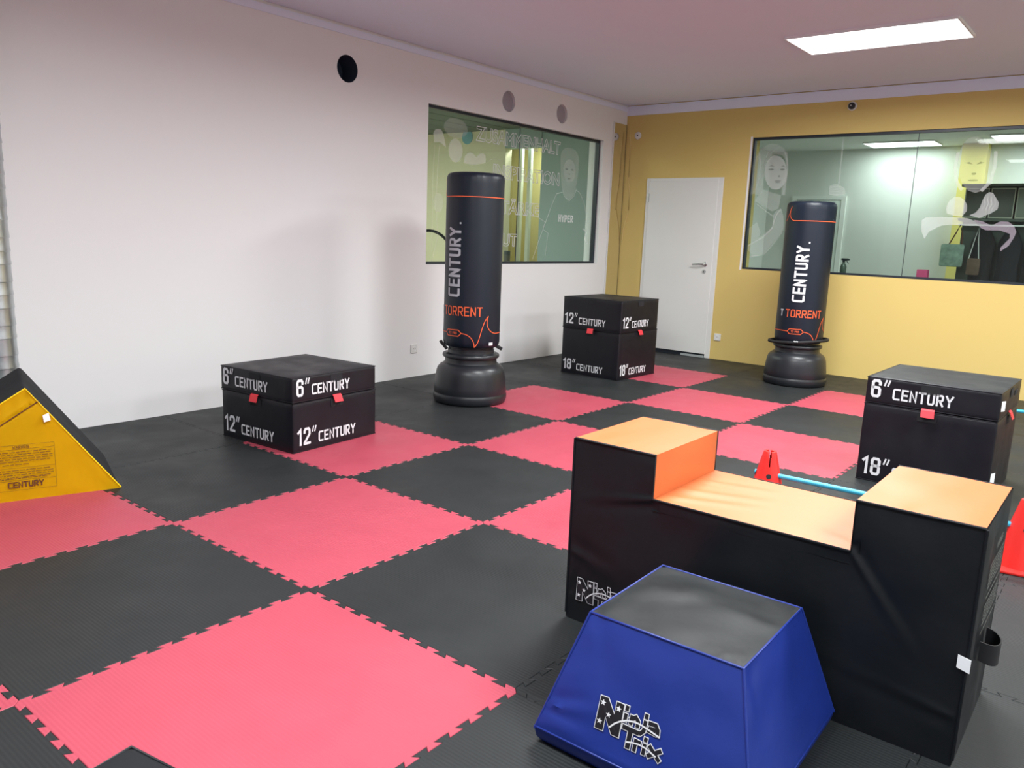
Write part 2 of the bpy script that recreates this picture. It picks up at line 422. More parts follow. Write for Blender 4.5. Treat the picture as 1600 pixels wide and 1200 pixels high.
# ------------------------------------------------------------------ soft stacking plyo blocks
def foam_block_bm(wx, wy, h, r=.013, seed=0, bulge=.0015):
    """origin: near corner at (0,0,0); spans +x wx, +y wy"""
    def ticks(L):
        e = [0, r*.35, r]; n = 12; mid = [r+(L-2*r)*k/n for k in range(1, n)]
        return e+mid+[L-r, L-r*.35, L]
    X, Y, Z = ticks(wx), ticks(wy), ticks(h); bm = bmesh.new(); cache = {}
    def vert(x, y, z):
        k = (round(x, 5), round(y, 5), round(z, 5))
        if k in cache: return cache[k]
        q = Vector((min(max(x, r), wx-r), min(max(y, r), wy-r), min(max(z, r), h-r))); d = Vector((x, y, z))-q
        p = q+d.normalized()*r if d.length > 1e-7 else Vector((x, y, z))
        c = Vector((wx/2, wy/2, h/2)); o = (p-c); o = Vector((o.x/wx, o.y/wy, o.z/h))
        # sag/bulge and a few soft dents, never more than ~1.5 mm on the flats
        nn = noise.noise(p*7+Vector((seed*3.1, seed, 0)))
        p = p+(d.normalized() if d.length > 1e-7 else Vector())*nn*bulge
        cache[k] = bm.verts.new(p); return cache[k]
    def grid(fn, A, B):
        for a in range(len(A)-1):
            for b in range(len(B)-1): bm.faces.new((fn(A[a], B[b]), fn(A[a+1], B[b]), fn(A[a+1], B[b+1]), fn(A[a], B[b+1])))
    grid(lambda a, b: vert(a, b, 0), X, Y); grid(lambda a, b: vert(a, b, h), X, Y)
    grid(lambda a, b: vert(a, 0, b), X, Z); grid(lambda a, b: vert(a, wy, b), X, Z)
    grid(lambda a, b: vert(0, a, b), Y, Z); grid(lambda a, b: vert(wx, a, b), Y, Z)
    return bm
def plyo(loc, rot, size_txt, h, label, upper, right_text=True, seed=0, tags=(), dx=0, dy=0):
    WX, WY = .70, .682
    t = thing('jump_block', label, 'foam block', loc, rot, 'black vinyl stacking jump blocks')
    bm_obj('cover', foam_block_bm(WX, WY, h, seed=seed), BLOCKV, t, True, 60)
    # piping seams round the upper and lower edge
    for nm, z in (('piping', h-.004), ('piping', .004)):
        e = .003
        tube(nm, [(e, e, z), (WX-e, e, z), (WX-e, WY-e, z), (e, WY-e, z)], .0035, BLOCKV, t, 6, True)
    mL = planemap((0, WY, 0), (0, -1, 0), (0, 0, 1), .0028)      # face looking to -x, text starts at far (left) end
    mR = planemap((0, 0, 0), (1, 0, 0), (0, 0, 1), .0028)        # face looking to -y
    ty = .036 if size_txt == '6' else .042
    for k, m in enumerate((mL, mR) if right_text else (mL,)):
        x0 = .030; hd = .106; hc = .066
        items = [(size_txt, x0, ty, hd, .150, .86, .26)]
        x1 = x0+text_width(size_txt, hd, .150, .86, .26)+.012
        items.append(('"', x1, ty, hd, .085, .85, .1)); x1 += .052
        items.append(('CENTURY', x1, ty+.0, hc, .160, .86, .265))
        v, f = text_mesh(items)
        decal('lettering', v, f, m, PRINT, t)
    # hook and loop patches at the top edge, red pull tab at the bottom edge
    for m, L in ((mL, WY), (mR, WX)):
        c = L/2
        pf = planemap(m(c, 0), m(1, 0)-m(0, 0), (0, 0, 1), 0)
        decal('loop_patch', [(-.05, h-.06), (.05, h-.06), (.05, h-.012), (-.05, h-.012)], [(0, 1, 2, 3)], lambda s_, t_, pf=pf, m=m: pf(s_, t_)-(m(0, 0)-m(0, 0)), VELCRO, t)
        if upper:
            n = (m(1, 0)-m(0, 0)).cross(Vector((0, 0, 1))).normalized(); ex = (m(1, 0)-m(0, 0)); B0 = m(c, 0)
            V = []
            for off, z in ((-.002, .012), (.006, .004), (.020, -.034)):
                for sx in (-.034, .034):
                    skew = (.004 if z < 0 else 0)
                    V += [B0+ex*(sx+skew)+n*off+Vector((0, 0, z)), B0+ex*(sx+skew)+n*(off+.003)+Vector((0, 0, z))]
            Fc = []
            for q in range(2):
                a = 4*q; b = a+4
                Fc += [(a, a+2, b+2, b), (a+1, b+1, b+3, a+3), (a, b, b+1, a+1), (a+2, a+3, b+3, b+2)]
            Fc += [(0, 1, 3, 2), (8, 10, 11, 9)]
            mesh_obj('pull_tab', V, Fc, REDTAB, t)
    for (face, s_, z_, tw, th) in tags:
        m = mR if face == 'R' else mL
        O = m(s_, z_); ex = (m(1, 0)-m(0, 0)); n = ex.cross(Vector((0, 0, 1))).normalized()
        V = [O, O+ex*tw+n*.012, O+ex*tw+n*.012+Vector((0, 0, th)), O+Vector((0, 0, th))]; V = V+[v+n*.0015 for v in V]
        mesh_obj('care_tag', V, [(0, 1, 2, 3), (4, 5, 6, 7), (0, 1, 5, 4), (1, 2, 6, 5), (2, 3, 7, 6), (3, 0, 4, 7)], TAG, t)
    return t
H6, H12, H18 = .154, .306, .462
plyo((1.062, 1.566, 0), .075, '12', H12, 'black twelve-inch foam block under the six-inch block, nearest the yellow wedge', False, seed=1)
plyo((1.060, 1.567, H12+.003), .077, '6', H6, 'black six-inch foam block topping the stack nearest the yellow wedge', True, seed=2)
plyo((4.795, 1.594, 0), -.030, '18', H18, 'black eighteen-inch foam block at the bottom of the stack by the door', False, seed=3)
plyo((4.783, 1.580, H18+.001), -.012, '12', H12, 'black twelve-inch foam block on top of the stack by the door', True, seed=4)
plyo((3.118, -1.769, 0), -.011, '18', H18, 'black eighteen-inch foam block at the bottom of the right stack, behind the orange-topped obstacle', False, False, seed=5, tags=[('R', .012, .12, .045, .055)])
b3 = plyo((3.117, -1.770, H18+.003), -.012, '6', H6, 'black six-inch foam block on top of the right stack behind the orange-topped obstacle', True, False, seed=6, tags=[('R', .012, .055, .032, .055)])
# hand hole on its right side
hb = bmesh.new(); boxbm(.46, .56, -.0035, .002, .085, .115, .0015, 2, hb); bm_obj('hand_hole', hb, VELCRO, b3)

# ------------------------------------------------------------------ free-standing punching bags
def bag_paths():
    """curves on the cover: (angle deg relative to the lettering centre, height above cover bottom)"""
    def bez(p0, p1, p2, p3, n=14):
        out = []
        for k in range(n+1):
            t = k/n; a = (1-t)**3; b = 3*t*(1-t)**2; c = 3*t*t*(1-t); d = t**3
            out.append((a*p0[0]+b*p1[0]+c*p2[0]+d*p3[0], a*p0[1]+b*p1[1]+c*p2[1]+d*p3[1]))
        return out
    z = .122
    low = [[(-260, z), (-220, z), (-180, z), (-140, z), (-100, z), (-60, z), (-18, z)],
           bez((20, z), (34, z-.002), (46, z-.035), (47, .018))+bez((47, .018), (60, .06), (58, .20), (75, .262))[1:],
           bez((75, .262), (66, .18), (80, .118), (100, z))]
    caps = [[(-18, z), (-13, z+.024), (14, z+.024), (20, z), (14, z-.024), (-13, z-.024), (-18, z)]]
    top = [bez((-40, 1.30), (-50, 1.24), (-42, 1.172), (-28, 1.168))+[(x, 1.168) for x in range(-20, 300, 12)],
           bez((-40, 1.30), (-46, 1.25), (-52, 1.18), (-60, 1.168))]
    return low, caps, top
def punching_bag(loc, zb, ang, label, straps):
    t = thing('punching_bag', label, 'punching bag', loc, 0, 'free-standing punching bags')
    base = [(.0, 0), (.278, 0), (.290, .008), (.298, .03), (.300, .055), (.297, .072), (.2935, .078), (.2935, .082), (.2955, .088), (.292, .14), (.285, .20),
            (.278, .245), (.268, .275), (.250, .297), (.226, .312), (.214, .320), (.210, .335), (.210, .360), (.226, .366), (.230, .374), (.230, .386), (.224, .394), (.196, .398), (.188, .402), (.186, .43)]
    lathe('base', base, PLASTIC, t, 72, 40, capb=False)
    lathe('neck', [(.17, .40), (.185, .405), (.187, .425), (.180, .432), (.180, zb-.012), (.189, zb-.006), (.189, zb+.002)], PLASTIC, t, 64, 40)
    # cover: cylinder with soft gathered top
    R, H = .2275, 1.352; n = 96; prof = [(.10, 0), (.185, .0), (.205, .004), (.218, .018), (.2245, .04)]
    prof += [(R-(.004*(k/16.0) if k < 4 else .001), .06+(H-.14)*k/16) for k in range(17)]
    prof += [(R-.001, H-.045), (R-.004, H-.028), (R-.012, H-.012), (R-.026, H-.003), (R-.05, H+.001), (.10, H+.003), (.0, H+.004)]
    V, Fc = [], []
    for k, (r, z) in enumerate(prof):
        for i in range(n):
            a = 2*PI*i/n; wr = 0
            if z > H-.10 and r > .15: wr = .0032*noise.noise(Vector((math.cos(a)*9, math.sin(a)*9, z*4)))*max(0, 1-abs(z-(H-.03))/.07)
            if z < .05 and r > .15: wr = .006*noise.noise(Vector((math.cos(a)*7, math.sin(a)*7, 3)))
            V.append(((r+wr)*math.cos(a), (r+wr)*math.sin(a), zb+z+wr*.6))
    for k in range(len(prof)-1):
        for i in range(n): j = (i+1) % n; Fc.append((k*n+i, k*n+j, (k+1)*n+j, (k+1)*n+i))
    Fc.append(tuple(range(n))[::-1])
    mesh_obj('cover', V, Fc, BAGV, t, True, 60)
    RS = R+.0022
    def cyl(s, z):                                 # s metres along the surface; increasing s goes right seen from outside
        a = ang+s/R; return Vector((RS*math.cos(a), RS*math.sin(a), zb+z))
    def dg(d): return math.radians(d)*R
    low, caps, top = bag_paths(); parts = []
    for pl in low+caps: parts.append(ribbon([(dg(a), z) for a, z in pl], .0062, False, .014))
    decal('flame_stripe', *merge2(parts), cyl, PRINTO, t)
    decal('top_stripe', *merge2([ribbon([(dg(a), z) for a, z in pl], .0062, False, .014) for pl in top]), cyl, PRINTO, t)
    v, f = text_mesh([('TORRENT', dg(-27), .258, .074, .115, .90, .235)], .012)
    v2, f2 = text_mesh([('T2 PRO', dg(-9), z_ := .1125, .019, .16, .9, .3)], .012)
    decal('lettering', v, f, cyl, PRINTO, t); decal('size_lettering', v2, f2, cyl, PRINTO, t)
    v, f = text_mesh([('T', dg(-44), .262, .066, .2, .8, .2)], .012)
    decal('emblem', v, f, cyl, PRINTG, t)
    Hc = .118; v, f = text_mesh([('CENTURY', 0, 0, Hc, .165, .80, .265), ('.', .555, .0, Hc*.6, .2, .8, .2)], .012)
    # rotate to read upwards: text x -> height, text y -> -s
    v = [Vector((-(p.y-Hc/2), .405+p.x)) for p in v]
    decal('lettering', v, f, cyl, PRINT if straps == 'cord' else PRINTG, t)
    if straps == 'cord':
        pts = []
        for k in range(48):
            a = 2*PI*k/48; va = a-math.atan2(CAM.y-loc[1], CAM.x-loc[0])
            r = .232+.040*abs(math.sin(va))**6
            pts.append((r*math.cos(a), r*math.sin(a), zb+.020+.022*math.sin(va+PI)*-1))
        tube('bungee_cord', pts, .0155, STRAP, t, 8, True)
        va = math.atan2(CAM.y-loc[1], CAM.x-loc[0])-.1
        hk = [(.247*math.cos(va+q*.05), .247*math.sin(va+q*.05), zb+.026+.004*(q % 2)) for q in range(-1, 3)]
        tube('cord_hook', hk, .006, METAL, t, 6)
    else:
        va = math.atan2(CAM.y-loc[1], CAM.x-loc[0])
        for sgn, tl in ((-1, .055), (1, .05)):
            a = va+sgn*(PI/2-.05); d = Vector((math.cos(a), math.sin(a), 0)); e = Vector((-d.y, d.x, 0))
            bm = bmesh.new()
            if sgn < 0: P0, P1 = d*.250+Vector((0, 0, zb+.034)), d*.196+Vector((0, 0, zb-.030))
            else: P0, P1 = d*.235+Vector((0, 0, zb-.035)), d*.19+Vector((0, 0, zb+.004))
            if sgn > 0: P0, P1 = d*.190+Vector((0, 0, zb+.012)), d*.250+Vector((0, 0, zb-.020))
            ax = (P1-P0).normalized(); nn = ax.cross(e).normalized()
            V = [P+e*s1*.028+nn*s2*.011 for P in (P0, P1) for s1 in (-1, 1) for s2 in (-1, 1)]
            mesh_obj('elastic_strap', V, [(0, 1, 3, 2), (4, 6, 7, 5), (0, 4, 5, 1), (2, 3, 7, 6), (0, 2, 6, 4), (1, 5, 7, 3)], STRAP, t)
        a = va+.9; d = Vector((math.cos(a), math.sin(a), 0)); 
        sl = dg(0)
        v, f = poly2([(dg(78), .028), (dg(88), .028), (dg(88), .052), (dg(78), .052)])
        decal('size_label', v, f, cyl, PRINT, t)
    return t
def view_ang(x, y): return math.atan2(CAM.y-y, CAM.x-x)
punching_bag((3.053, 1.933, 0), .452, view_ang(3.053, 1.933)-math.radians(41), 'tall black punching bag beside the left window, its cover raised above the base', 'strap')
punching_bag((6.146, .363, 0), .412, view_ang(6.146, .363)-math.radians(10), 'tall black punching bag in front of the window in the yellow wall', 'cord')

# ------------------------------------------------------------------ crease helper + panelled foam shapes
def panel(bm, O, ex, ey, S, T, nrm, disp, cache=None):
    """grid over S x T ticks; O+ex*s+ey*t+nrm*disp(s,t)"""
    g = [[bm.verts.new(O+ex*s_+ey*t_+nrm*disp(s_, t_)) for t_ in T] for s_ in S]
    for a in range(len(S)-1):
        for b in range(len(T)-1): bm.faces.new((g[a][b], g[a+1][b], g[a+1][b+1], g[a][b+1]))
def ticks(a, b, n): return [a+(b-a)*k/n for k in range(n+1)]
def crease(s_, t_, p, d, L, wd, dep):
    dx, dy = s_-p[0], t_-p[1]; l = math.hypot(*d); ux, uy = d[0]/l, d[1]/l
    al = dx*ux+dy*uy; ac = -dx*uy+dy*ux
    if al < -.02 or al > L: return 0
    f = math.exp(-(ac/(wd*(.5+1.5*max(al, 0)/L)))**2)*(1-max(al, 0)/L)
    g = math.exp(-((ac-wd*1.6)/(wd*1.3))**2)*(1-max(al, 0)/L)
    return dep*(f-.7*g)

# --- black obstacle with orange saddle top
def u_block():
    L, D, W_, h, H = 1.246, .470, .312, .516, .664
    t = thing('foam_obstacle', 'large black foam obstacle with an orange U-shaped saddle top', 'foam obstacle', (.492, -.836, 0), .006)
    # local: x = away (depth), -y = to the right along the near face
    ex = Vector((0, -1, 0)); ez = Vector((0, 0, 1))
    def inside(s_, z_): return not (W_ < s_ < L-W_ and z_ > h)
    def fade(s_, z_):
        e = min(s_, L-s_, z_)
        e = min(e, (H-z_) if (s_ <= W_ or s_ >= L-W_) else (h-z_))
        return max(0, min(1, e/.03))
    def dnear(s_, z_):
        v = crease(s_, z_, (W_, h), (-1, -.22), .32, .016, .006)+crease(s_, z_, (L-W_, h), (.62, -.78), .36, .013, .0055)
        v += crease(s_, z_, (0, .26), (1, -.25), .22, .02, .005)+crease(s_, z_, (L, .14), (-1, .12), .4, .016, .0035)+crease(s_, z_, (.02, .12), (.3, 1), .2, .02, -.006)
        v += .004*noise.noise(Vector((s_*5, z_*6, 1)))
        corner = max(math.exp(-((s_-W_)**2+(z_-h)**2)/.0006), math.exp(-((s_-L+W_)**2+(z_-h)**2)/.0006))
        return (v*max(fade(s_, z_), corner*.4))
    bm = bmesh.new()
    for x, nr in ((0, Vector((-1, 0, 0))), (D, Vector((1, 0, 0)))):
        df = dnear if x == 0 else (lambda a, b: 0)
        O = Vector((x, 0, 0)); k = 1 if x == 0 else .4
        S1, S2, S3 = ticks(0, W_, 48), ticks(W_, L-W_, 90), ticks(L-W_, L, 48); T1, T2 = ticks(0, h, 80), ticks(h, H, 22)
        for S in (S1, S2, S3): panel(bm, O, ex, ez, S, T1, nr, df)
        for S in (S1, S3): panel(bm, O, ex, ez, S, T2, nr, df)
    # ends and underside
    def dend(a, z_): return .008*noise.noise(Vector((a*6, z_*5, 9)))*max(0, min(1, min(a, D-a, z_, H-z_)/.04)) + (crease(a, z_, (.05, .20), (.5, .8), .3, .03, -.012) if True else 0)*max(0, min(1, min(a, D-a)/.03))
    panel(bm, Vector((0, 0, 0)), Vector((1, 0, 0)), ez, ticks(0, D, 20), ticks(0, H, 30), Vector((0, 1, 0)), lambda a, b: 0)
    panel(bm, Vector((0, -L, 0)), Vector((1, 0, 0)), ez, ticks(0, D, 20), ticks(0, H, 40), Vector((0, -1, 0)), dend)
    for s0, s1, z in ((0, W_, H-.002), (W_, L-W_, h-.035), (L-W_, L, H-.002), (0, L, 0)):
        panel(bm, Vector((0, 0, z)), ex, Vector((1, 0, 0)), [s0, s1], [0, D], ez, lambda a, b: 0)
    for s0 in (W_-.02, L-W_+.02): panel(bm, Vector((0, -s0, 0)), Vector((1, 0, 0)), ez, [0, D], [h, H], ex, lambda a, b: 0)
    bmesh.ops.remove_doubles(bm, verts=bm.verts[:], dist=.0005)
    bm_obj('cover', bm, VINYL, t, True, 40)
    # orange top: one strip following the profile
    prof = [(0.004, H, 0)]; segs = []
    path = [(.003, H), (W_+.002, H), (W_+.002, h), (L-W_-.002, h), (L-W_-.002, H), (L-.003, H)]
    bm = bmesh.new(); off = .003; pts = []
    for k in range(5):
        a, b = path[k], path[k+1]; n_ = max(2, int(math.hypot(b[0]-a[0], b[1]-a[1])/.02))
        for q in range(n_+(1 if k == 4 else 0)):
            u = q/n_; pts.append((a[0]+(b[0]-a[0])*u, a[1]+(b[1]-a[1])*u, k))
    ND = 26; rows = []
    for (s_, z_, k) in pts:
        row = []
        for q in range(ND+1):
            xx = .004+(D-.008)*q/ND; e = max(0, min(1, min(xx, D-xx)/.04))
            zz, ss = z_, s_
            if k == 2:       # floor of the saddle: folds running out of the left inner corner
                f = 0
                for (c0, ang_, dp) in ((.04, .42, .010), (.15, .34, .008), (.30, .22, .006)):
                    f += max(-.002, crease(s_-W_, xx, (0, c0), (1, ang_), .34, .020, dp))
                f += max(0, crease(L-W_-s_, xx, (0, .05), (1, .5), .2, .02, .004))
                ed = min(1, min(s_-W_, L-W_-s_)/.02); zz = z_+f*max(0, ed)*max(.15, e)
            elif k in (0, 4):
                base = s_ if k == 0 else s_-(L-W_); zz = z_+(.004*noise.noise(Vector((base*8, xx*5, 2+k)))+crease(base, xx, (W_*.5, 0), (.3, 1), .12, .012, .003))*min(1, min(base, W_-base)/.04 if 0 < base < W_ else 0)
                zz += .004*math.sin(PI*min(1, max(0, base/W_)))*math.sin(PI*q/ND)
            elif k == 1: ss = s_+.010*math.sin(PI*(z_-h)/(H-h))*math.sin(PI*q/ND)*.8
            row.append(bm.verts.new((xx, -ss, zz+off)))
        rows.append(row)
    for a in range(len(rows)-1):
        for b in range(ND): bm.faces.new((rows[a][b], rows[a+1][b], rows[a+1][b+1], rows[a][b+1]))
    bmesh.ops.remove_doubles(bm, verts=bm.verts[:], dist=.0004)
    bm_obj('orange_saddle', bm, ORANGE, t, True, 50)
    # dark seam under the orange edge
    tube('piping', [(0, -a, b+.001) for a, b in path], .0045, VINYL, t, 8)
    tube('piping', [(D, -a, b+.001) for a, b in path], .0045, VINYL, t, 8)
    for x in (0,):
        tube('piping', [(x, 0, .02), (x, 0, H)], .0045, VINYL, t, 8)
        tube('piping', [(x, -L, .02), (x, -L, H)], .0045, VINYL, t, 8)
    ninja_logo(t, lambda s_, z_, o=.0: Vector((-dnear(s_+.043, z_+.080)-.0035-o, -(s_+.043), z_+.080)), small=False)
    # white tag on the near right edge
    V = [(-.004, -1.224, .284), (-.014, -1.256, .281), (-.014, -1.256, .318), (-.004, -1.224, .320)]; V = V+[(a-.0015, b, c) for a, b, c in V]
    mesh_obj('care_tag', V, [(0, 1, 2, 3), (4, 5, 6, 7), (0, 1, 5, 4), (1, 2, 6, 5), (2, 3, 7, 6), (3, 0, 4, 7)], TAG, t)
    # printed warning text on the right end
    mp = planemap((0, -L-.0025, 0), (1, 0, 0), (0, 0, 1), .0045); parts = []
    rnd = random.Random(3)
    parts.append(text_mesh([('WARNING', .20, .556, .022, .16, .9, .3)]))
    z = .530
    for para in (6, 1, 5, 1):
        for k in range(para):
            x = .12
            while x < .36:
                l = rnd.uniform(.012, .04); parts.append(ribbon([(x, z), (min(.37, x+l), z)], .005, False)); x += l+.008
            z -= .0125
        z -= .014
        decal('warning_print', *merge2(parts), mp, PRINTF, t); parts = []
    0 and parts.append(text_mesh([('NINJATRIX'.replace('J', 'U').replace('X', 'Y'), .16, .30, .04, .18, .7, .2)])) if False else None
    # carry handle loop on the right end
    bm = bmesh.new(); n = 12
    for k in range(n+1):
        a = PI*k/n; x = .245+.055*math.cos(a); y = -L-.004-.042*math.sin(a)**.8; dz = -.018*math.sin(a)
        for z_ in (.232+dz, .288+dz*.6):
            for o in (0, 1): bm.verts.new((x*(1 if o == 0 else 1)+(.003*math.cos(a) if o else 0), y-(.003*math.sin(a) if o else 0), z_))
    bm.verts.ensure_lookup_table(); v = bm.verts
    for k in range(n):
        a = 4*k; b = a+4
        for f in ((a, a+2, b+2, b), (a+1, b+1, b+3, a+3), (a, b, b+1, a+1), (a+2, a+3, b+3, b+2)): bm.faces.new([v[i] for i in f])
    bm_obj('carry_handle', bm, STRAP, t, True, 60)
    return t

def ninja_logo(parent, mapf, small=False):
    """NINJA TRIX lettering: black letters with white outline, white stars and a swoosh. Local origin: left foot of the big N"""
    def q(pts): return [Vector(p) for p in pts]
    N = q([(0, .003), (.023, .003), (.023, .040), (.048, .003), (.069, .003), (.067, .085), (.046, .085), (.046, .052), (.021, .085), (0, .084)])
    def letter(t_, x, y, h, wt, xs=1): 
        return text_mesh([(t_, x, y, h, wt, xs, .2)])
    X = {}
    strokes = []   # (polyline, width)
    def st(pl, w_): strokes.append((pl, w_))
    # i n j a
    st([(.0765, .051), (.0765, .062)], .0105); st([(.0765, .0785), (.0765, .0815)], .0105)
    st([(.0935, .050), (.0935, .064)], .0105); st([(.0935, .059), (.104, .0675), (.1125, .060), (.1125, .050)], .0105)
    st([(.131, .065), (.131, .044), (.124, .036)], .0105); st([(.131, .0785), (.131, .0815)], .0105)
    st([(.144, .068), (.160, .069), (.167, .060), (.168, .050)], .0105); st([(.160, .058), (.146, .057), (.144, .050), (.160, .049)], .0095)
    # T r i x
    st([(.079, .034), (.115, .034)], .0120); st([(.0975, .028), (.0975, -.006)], .0135)
    st([(.1165, -.007), (.1165, .014)], .0105); st([(.1165, .007), (.122, .0135), (.126, .0135)], .0100)
    st([(.1415, -.005), (.1415, .012)], .0105); st([(.1415, .0265), (.1415, .0275)], .0105)
    st([(.157, -.005), (.183, .015)], .0110); st([(.157, .015), (.183, -.005)], .0110)
    def cen(P): return sum((p for p in P), Vector((0, 0)))/len(P)
    # white layer
    wh = []
    NW = [p for p in N]; n = len(NW)
    out = []
    for k in range(n):
        p0, p1, p2 = NW[k-1], NW[k], NW[(k+1) % n]; d1 = (p1-p0).normalized(); d2 = (p2-p1).normalized()
        m = Vector((d1.y, -d1.x))+Vector((d2.y, -d2.x)); m.normalize(); out.append(p1+m*.0022/max(.45, m.dot(Vector((d1.y, -d1.x)))))
    wh.append((out, [tuple(range(n))]))
    for pl, w_ in strokes: wh.append(ribbon(pl, w_+.0034, True))
    bl = [(N, [tuple(range(n))])]
    for pl, w_ in strokes: bl.append(ribbon([Vector(p) for p in pl], w_*.92, True))
    # white stars and swoosh
    stp = []
    for (cx, cy, r) in ((.010, .070, .0085), (.010, .023, .0085), (.031, .046, .0080), (.055, .070, .0085)):
        P = [Vector((cx+(r if k % 2 == 0 else r*.42)*math.sin(k*PI/5), cy+(r if k % 2 == 0 else r*.42)*math.cos(k*PI/5))) for k in range(10)]
        stp.append((P, [tuple(range(10))]))
    stp.append(ribbon([(.040, .018), (.052, .032), (.066, .043), (.082, .051), (.098, .055), (.112, .056), (.126, .055), (.150, .051), (.175, .046)], .0040, False))
    stp.append(ribbon([(.090, .001), (.107, .006), (.125, .009), (.145, .008), (.160, .004), (.176, -.001)], .0038, False))
    sh = (0, 0)
    decal('logo_outline', *merge2(wh), lambda a, b: mapf(a, b, 0), PRINT, parent)
    decal('logo_lettering', *merge2(bl), lambda a, b: mapf(a, b, .0007), PRINTB, parent)
    decal('logo_stars', *merge2(stp), lambda a, b: mapf(a, b, .0014), PRINT, parent)
u_block()

# --- blue trapezoid with charcoal top
def frustum():
    W, D, w_, d_, H, b = .603, .625, .423, .412, .366, .05
    t = thing('foam_trapezoid', 'blue vinyl foam trapezoid with a charcoal top standing before the black obstacle', 'foam block', (.162, -1.484, 0), .019)
    def P(s_, a, z): return Vector((a, -s_, z))
    def ring(z):
        if z <= b: k = 0
        else: k = (z-b)/(H-b)
        return (W+(w_-W)*k)/2, (D+(d_-D)*k)/2
    bm = bmesh.new(); rnd = random.Random(5)
    def fdisp(u, v, side):
        e = max(0, min(1, min(u, 1-u)/.06, min(v, 1-v)/.06)); f = .004*noise.noise(Vector((u*3, v*3, side*7)))
        if side == 0:
            f += crease(u, v, (0, .18), (1, .5), .35, .03, .008)+crease(u, v, (.02, .98), (.35, -1), .5, .035, .005)+crease(u, v, (0, .10), (1, -.05), .3, .03, .006)
        if side == 1: f += crease(u, v, (0, 1), (.2, -1), .8, .05, .005)
        return f*e
    corners = [(-1, -1), (1, -1), (1, 1), (-1, 1)]
    for side in range(4):
        c0, c1 = corners[side], corners[(side+1) % 4]
        A0 = P(c0[0]*W/2, c0[1]*D/2, b); A1 = P(c1[0]*W/2, c1[1]*D/2, b); B0 = P(c0[0]*w_/2, c0[1]*d_/2, H); B1 = P(c1[0]*w_/2, c1[1]*d_/2, H)
        nr = (A1-A0).cross(B0-A0).normalized(); cen = P(0, 0, .1)
        if nr.dot(A0-cen) < 0: nr = -nr
        g = [[bm.verts.new((A0.lerp(A1, u/30)).lerp(B0.lerp(B1, u/30), v/24)+nr*fdisp(u/30, v/24, side)) for v in range(25)] for u in range(31)]
        for u in range(30):
            for v in range(24): bm.faces.new((g[u][v], g[u+1][v], g[u+1][v+1], g[u][v+1]))
        # rolled lower band
        prev = [g[u][0] for u in range(31)]
        for (ins, z) in ((.0, b-.012), (.004, .016), (.014, .002)):
            row = []
            for u in range(31):
                p = A0.lerp(A1, u/30); k = 1-2*ins/W
                row.append(bm.verts.new(Vector((p.x*k, p.y*k, z))))
            for u in range(30): bm.faces.new((prev[u], prev[u+1], row[u+1], row[u]))
            prev = row
    k = 1-2*.014/W
    bm.faces.new([bm.verts.new(P(c[0]*W/2*k, c[1]*D/2*k, .002)) for c in corners])
    bmesh.ops.remove_doubles(bm, verts=bm.verts[:], dist=.0006)
    bm_obj('cover', bm, BLUE, t, True, 35)
    bm = bmesh.new()
    def dtop(a, c):
        e = max(0, min(1, min(a, 1-a, c, 1-c)/.05))
        f = .005*noise.noise(Vector((a*4, c*4, 3)))+.004*math.sin(PI*a)*math.sin(PI*c)
        for s0, dp in ((.93, .005), (.88, .004), (.83, .003), (.78, .003)): f += crease(a, c, (s0, .02), (-.35, 1), .16, .014, dp)
        return f*max(e, .3 if c < .06 and a > .7 else 0)
    g = [[bm.verts.new(P((a/30-.5)*(w_-.004), (c/30-.5)*(d_-.004), H+.001+dtop(a/30, c/30))) for c in range(31)] for a in range(31)]
    for a in range(30):
        for c in range(30): bm.faces.new((g[a][c], g[a+1][c], g[a+1][c+1], g[a][c+1]))
    bmesh.ops.solidify(bm, geom=bm.faces[:], thickness=.003)
    bm_obj('top_panel', bm, VINYL_G, t, True, 50)
    tp = [P(c[0]*w_/2, c[1]*d_/2, H) for c in corners]
    tube('piping', tp, .004, BLUE, t, 8, True)
    for c in corners: tube('piping', [P(c[0]*W/2, c[1]*D/2, b-.01), P(c[0]*w_/2, c[1]*d_/2, H)], .004, BLUE, t, 8)
    tube('piping', [P(c[0]*W/2, c[1]*D/2, b-.005) for c in corners], .0035, BLUE, t, 8, True)
    O = P(0, -D/2, b); ey = (P(0, -d_/2, H)-O).normalized(); ex = Vector((0, -1, 0)); nr = ex.cross(ey).normalized(); Ls = (P(0, -d_/2, H)-O).length
    def mp(a, c, o):
        s_ = a-.127; t_ = c+.060; v = t_/Ls; half = (W+(w_-W)*v)/2; u = (s_+half)/(2*half)
        return O+ex*s_+ey*t_+nr*(max(-.004, fdisp(u, v, 0))+.0022+o)
    ninja_logo(t, mp)
frustum()

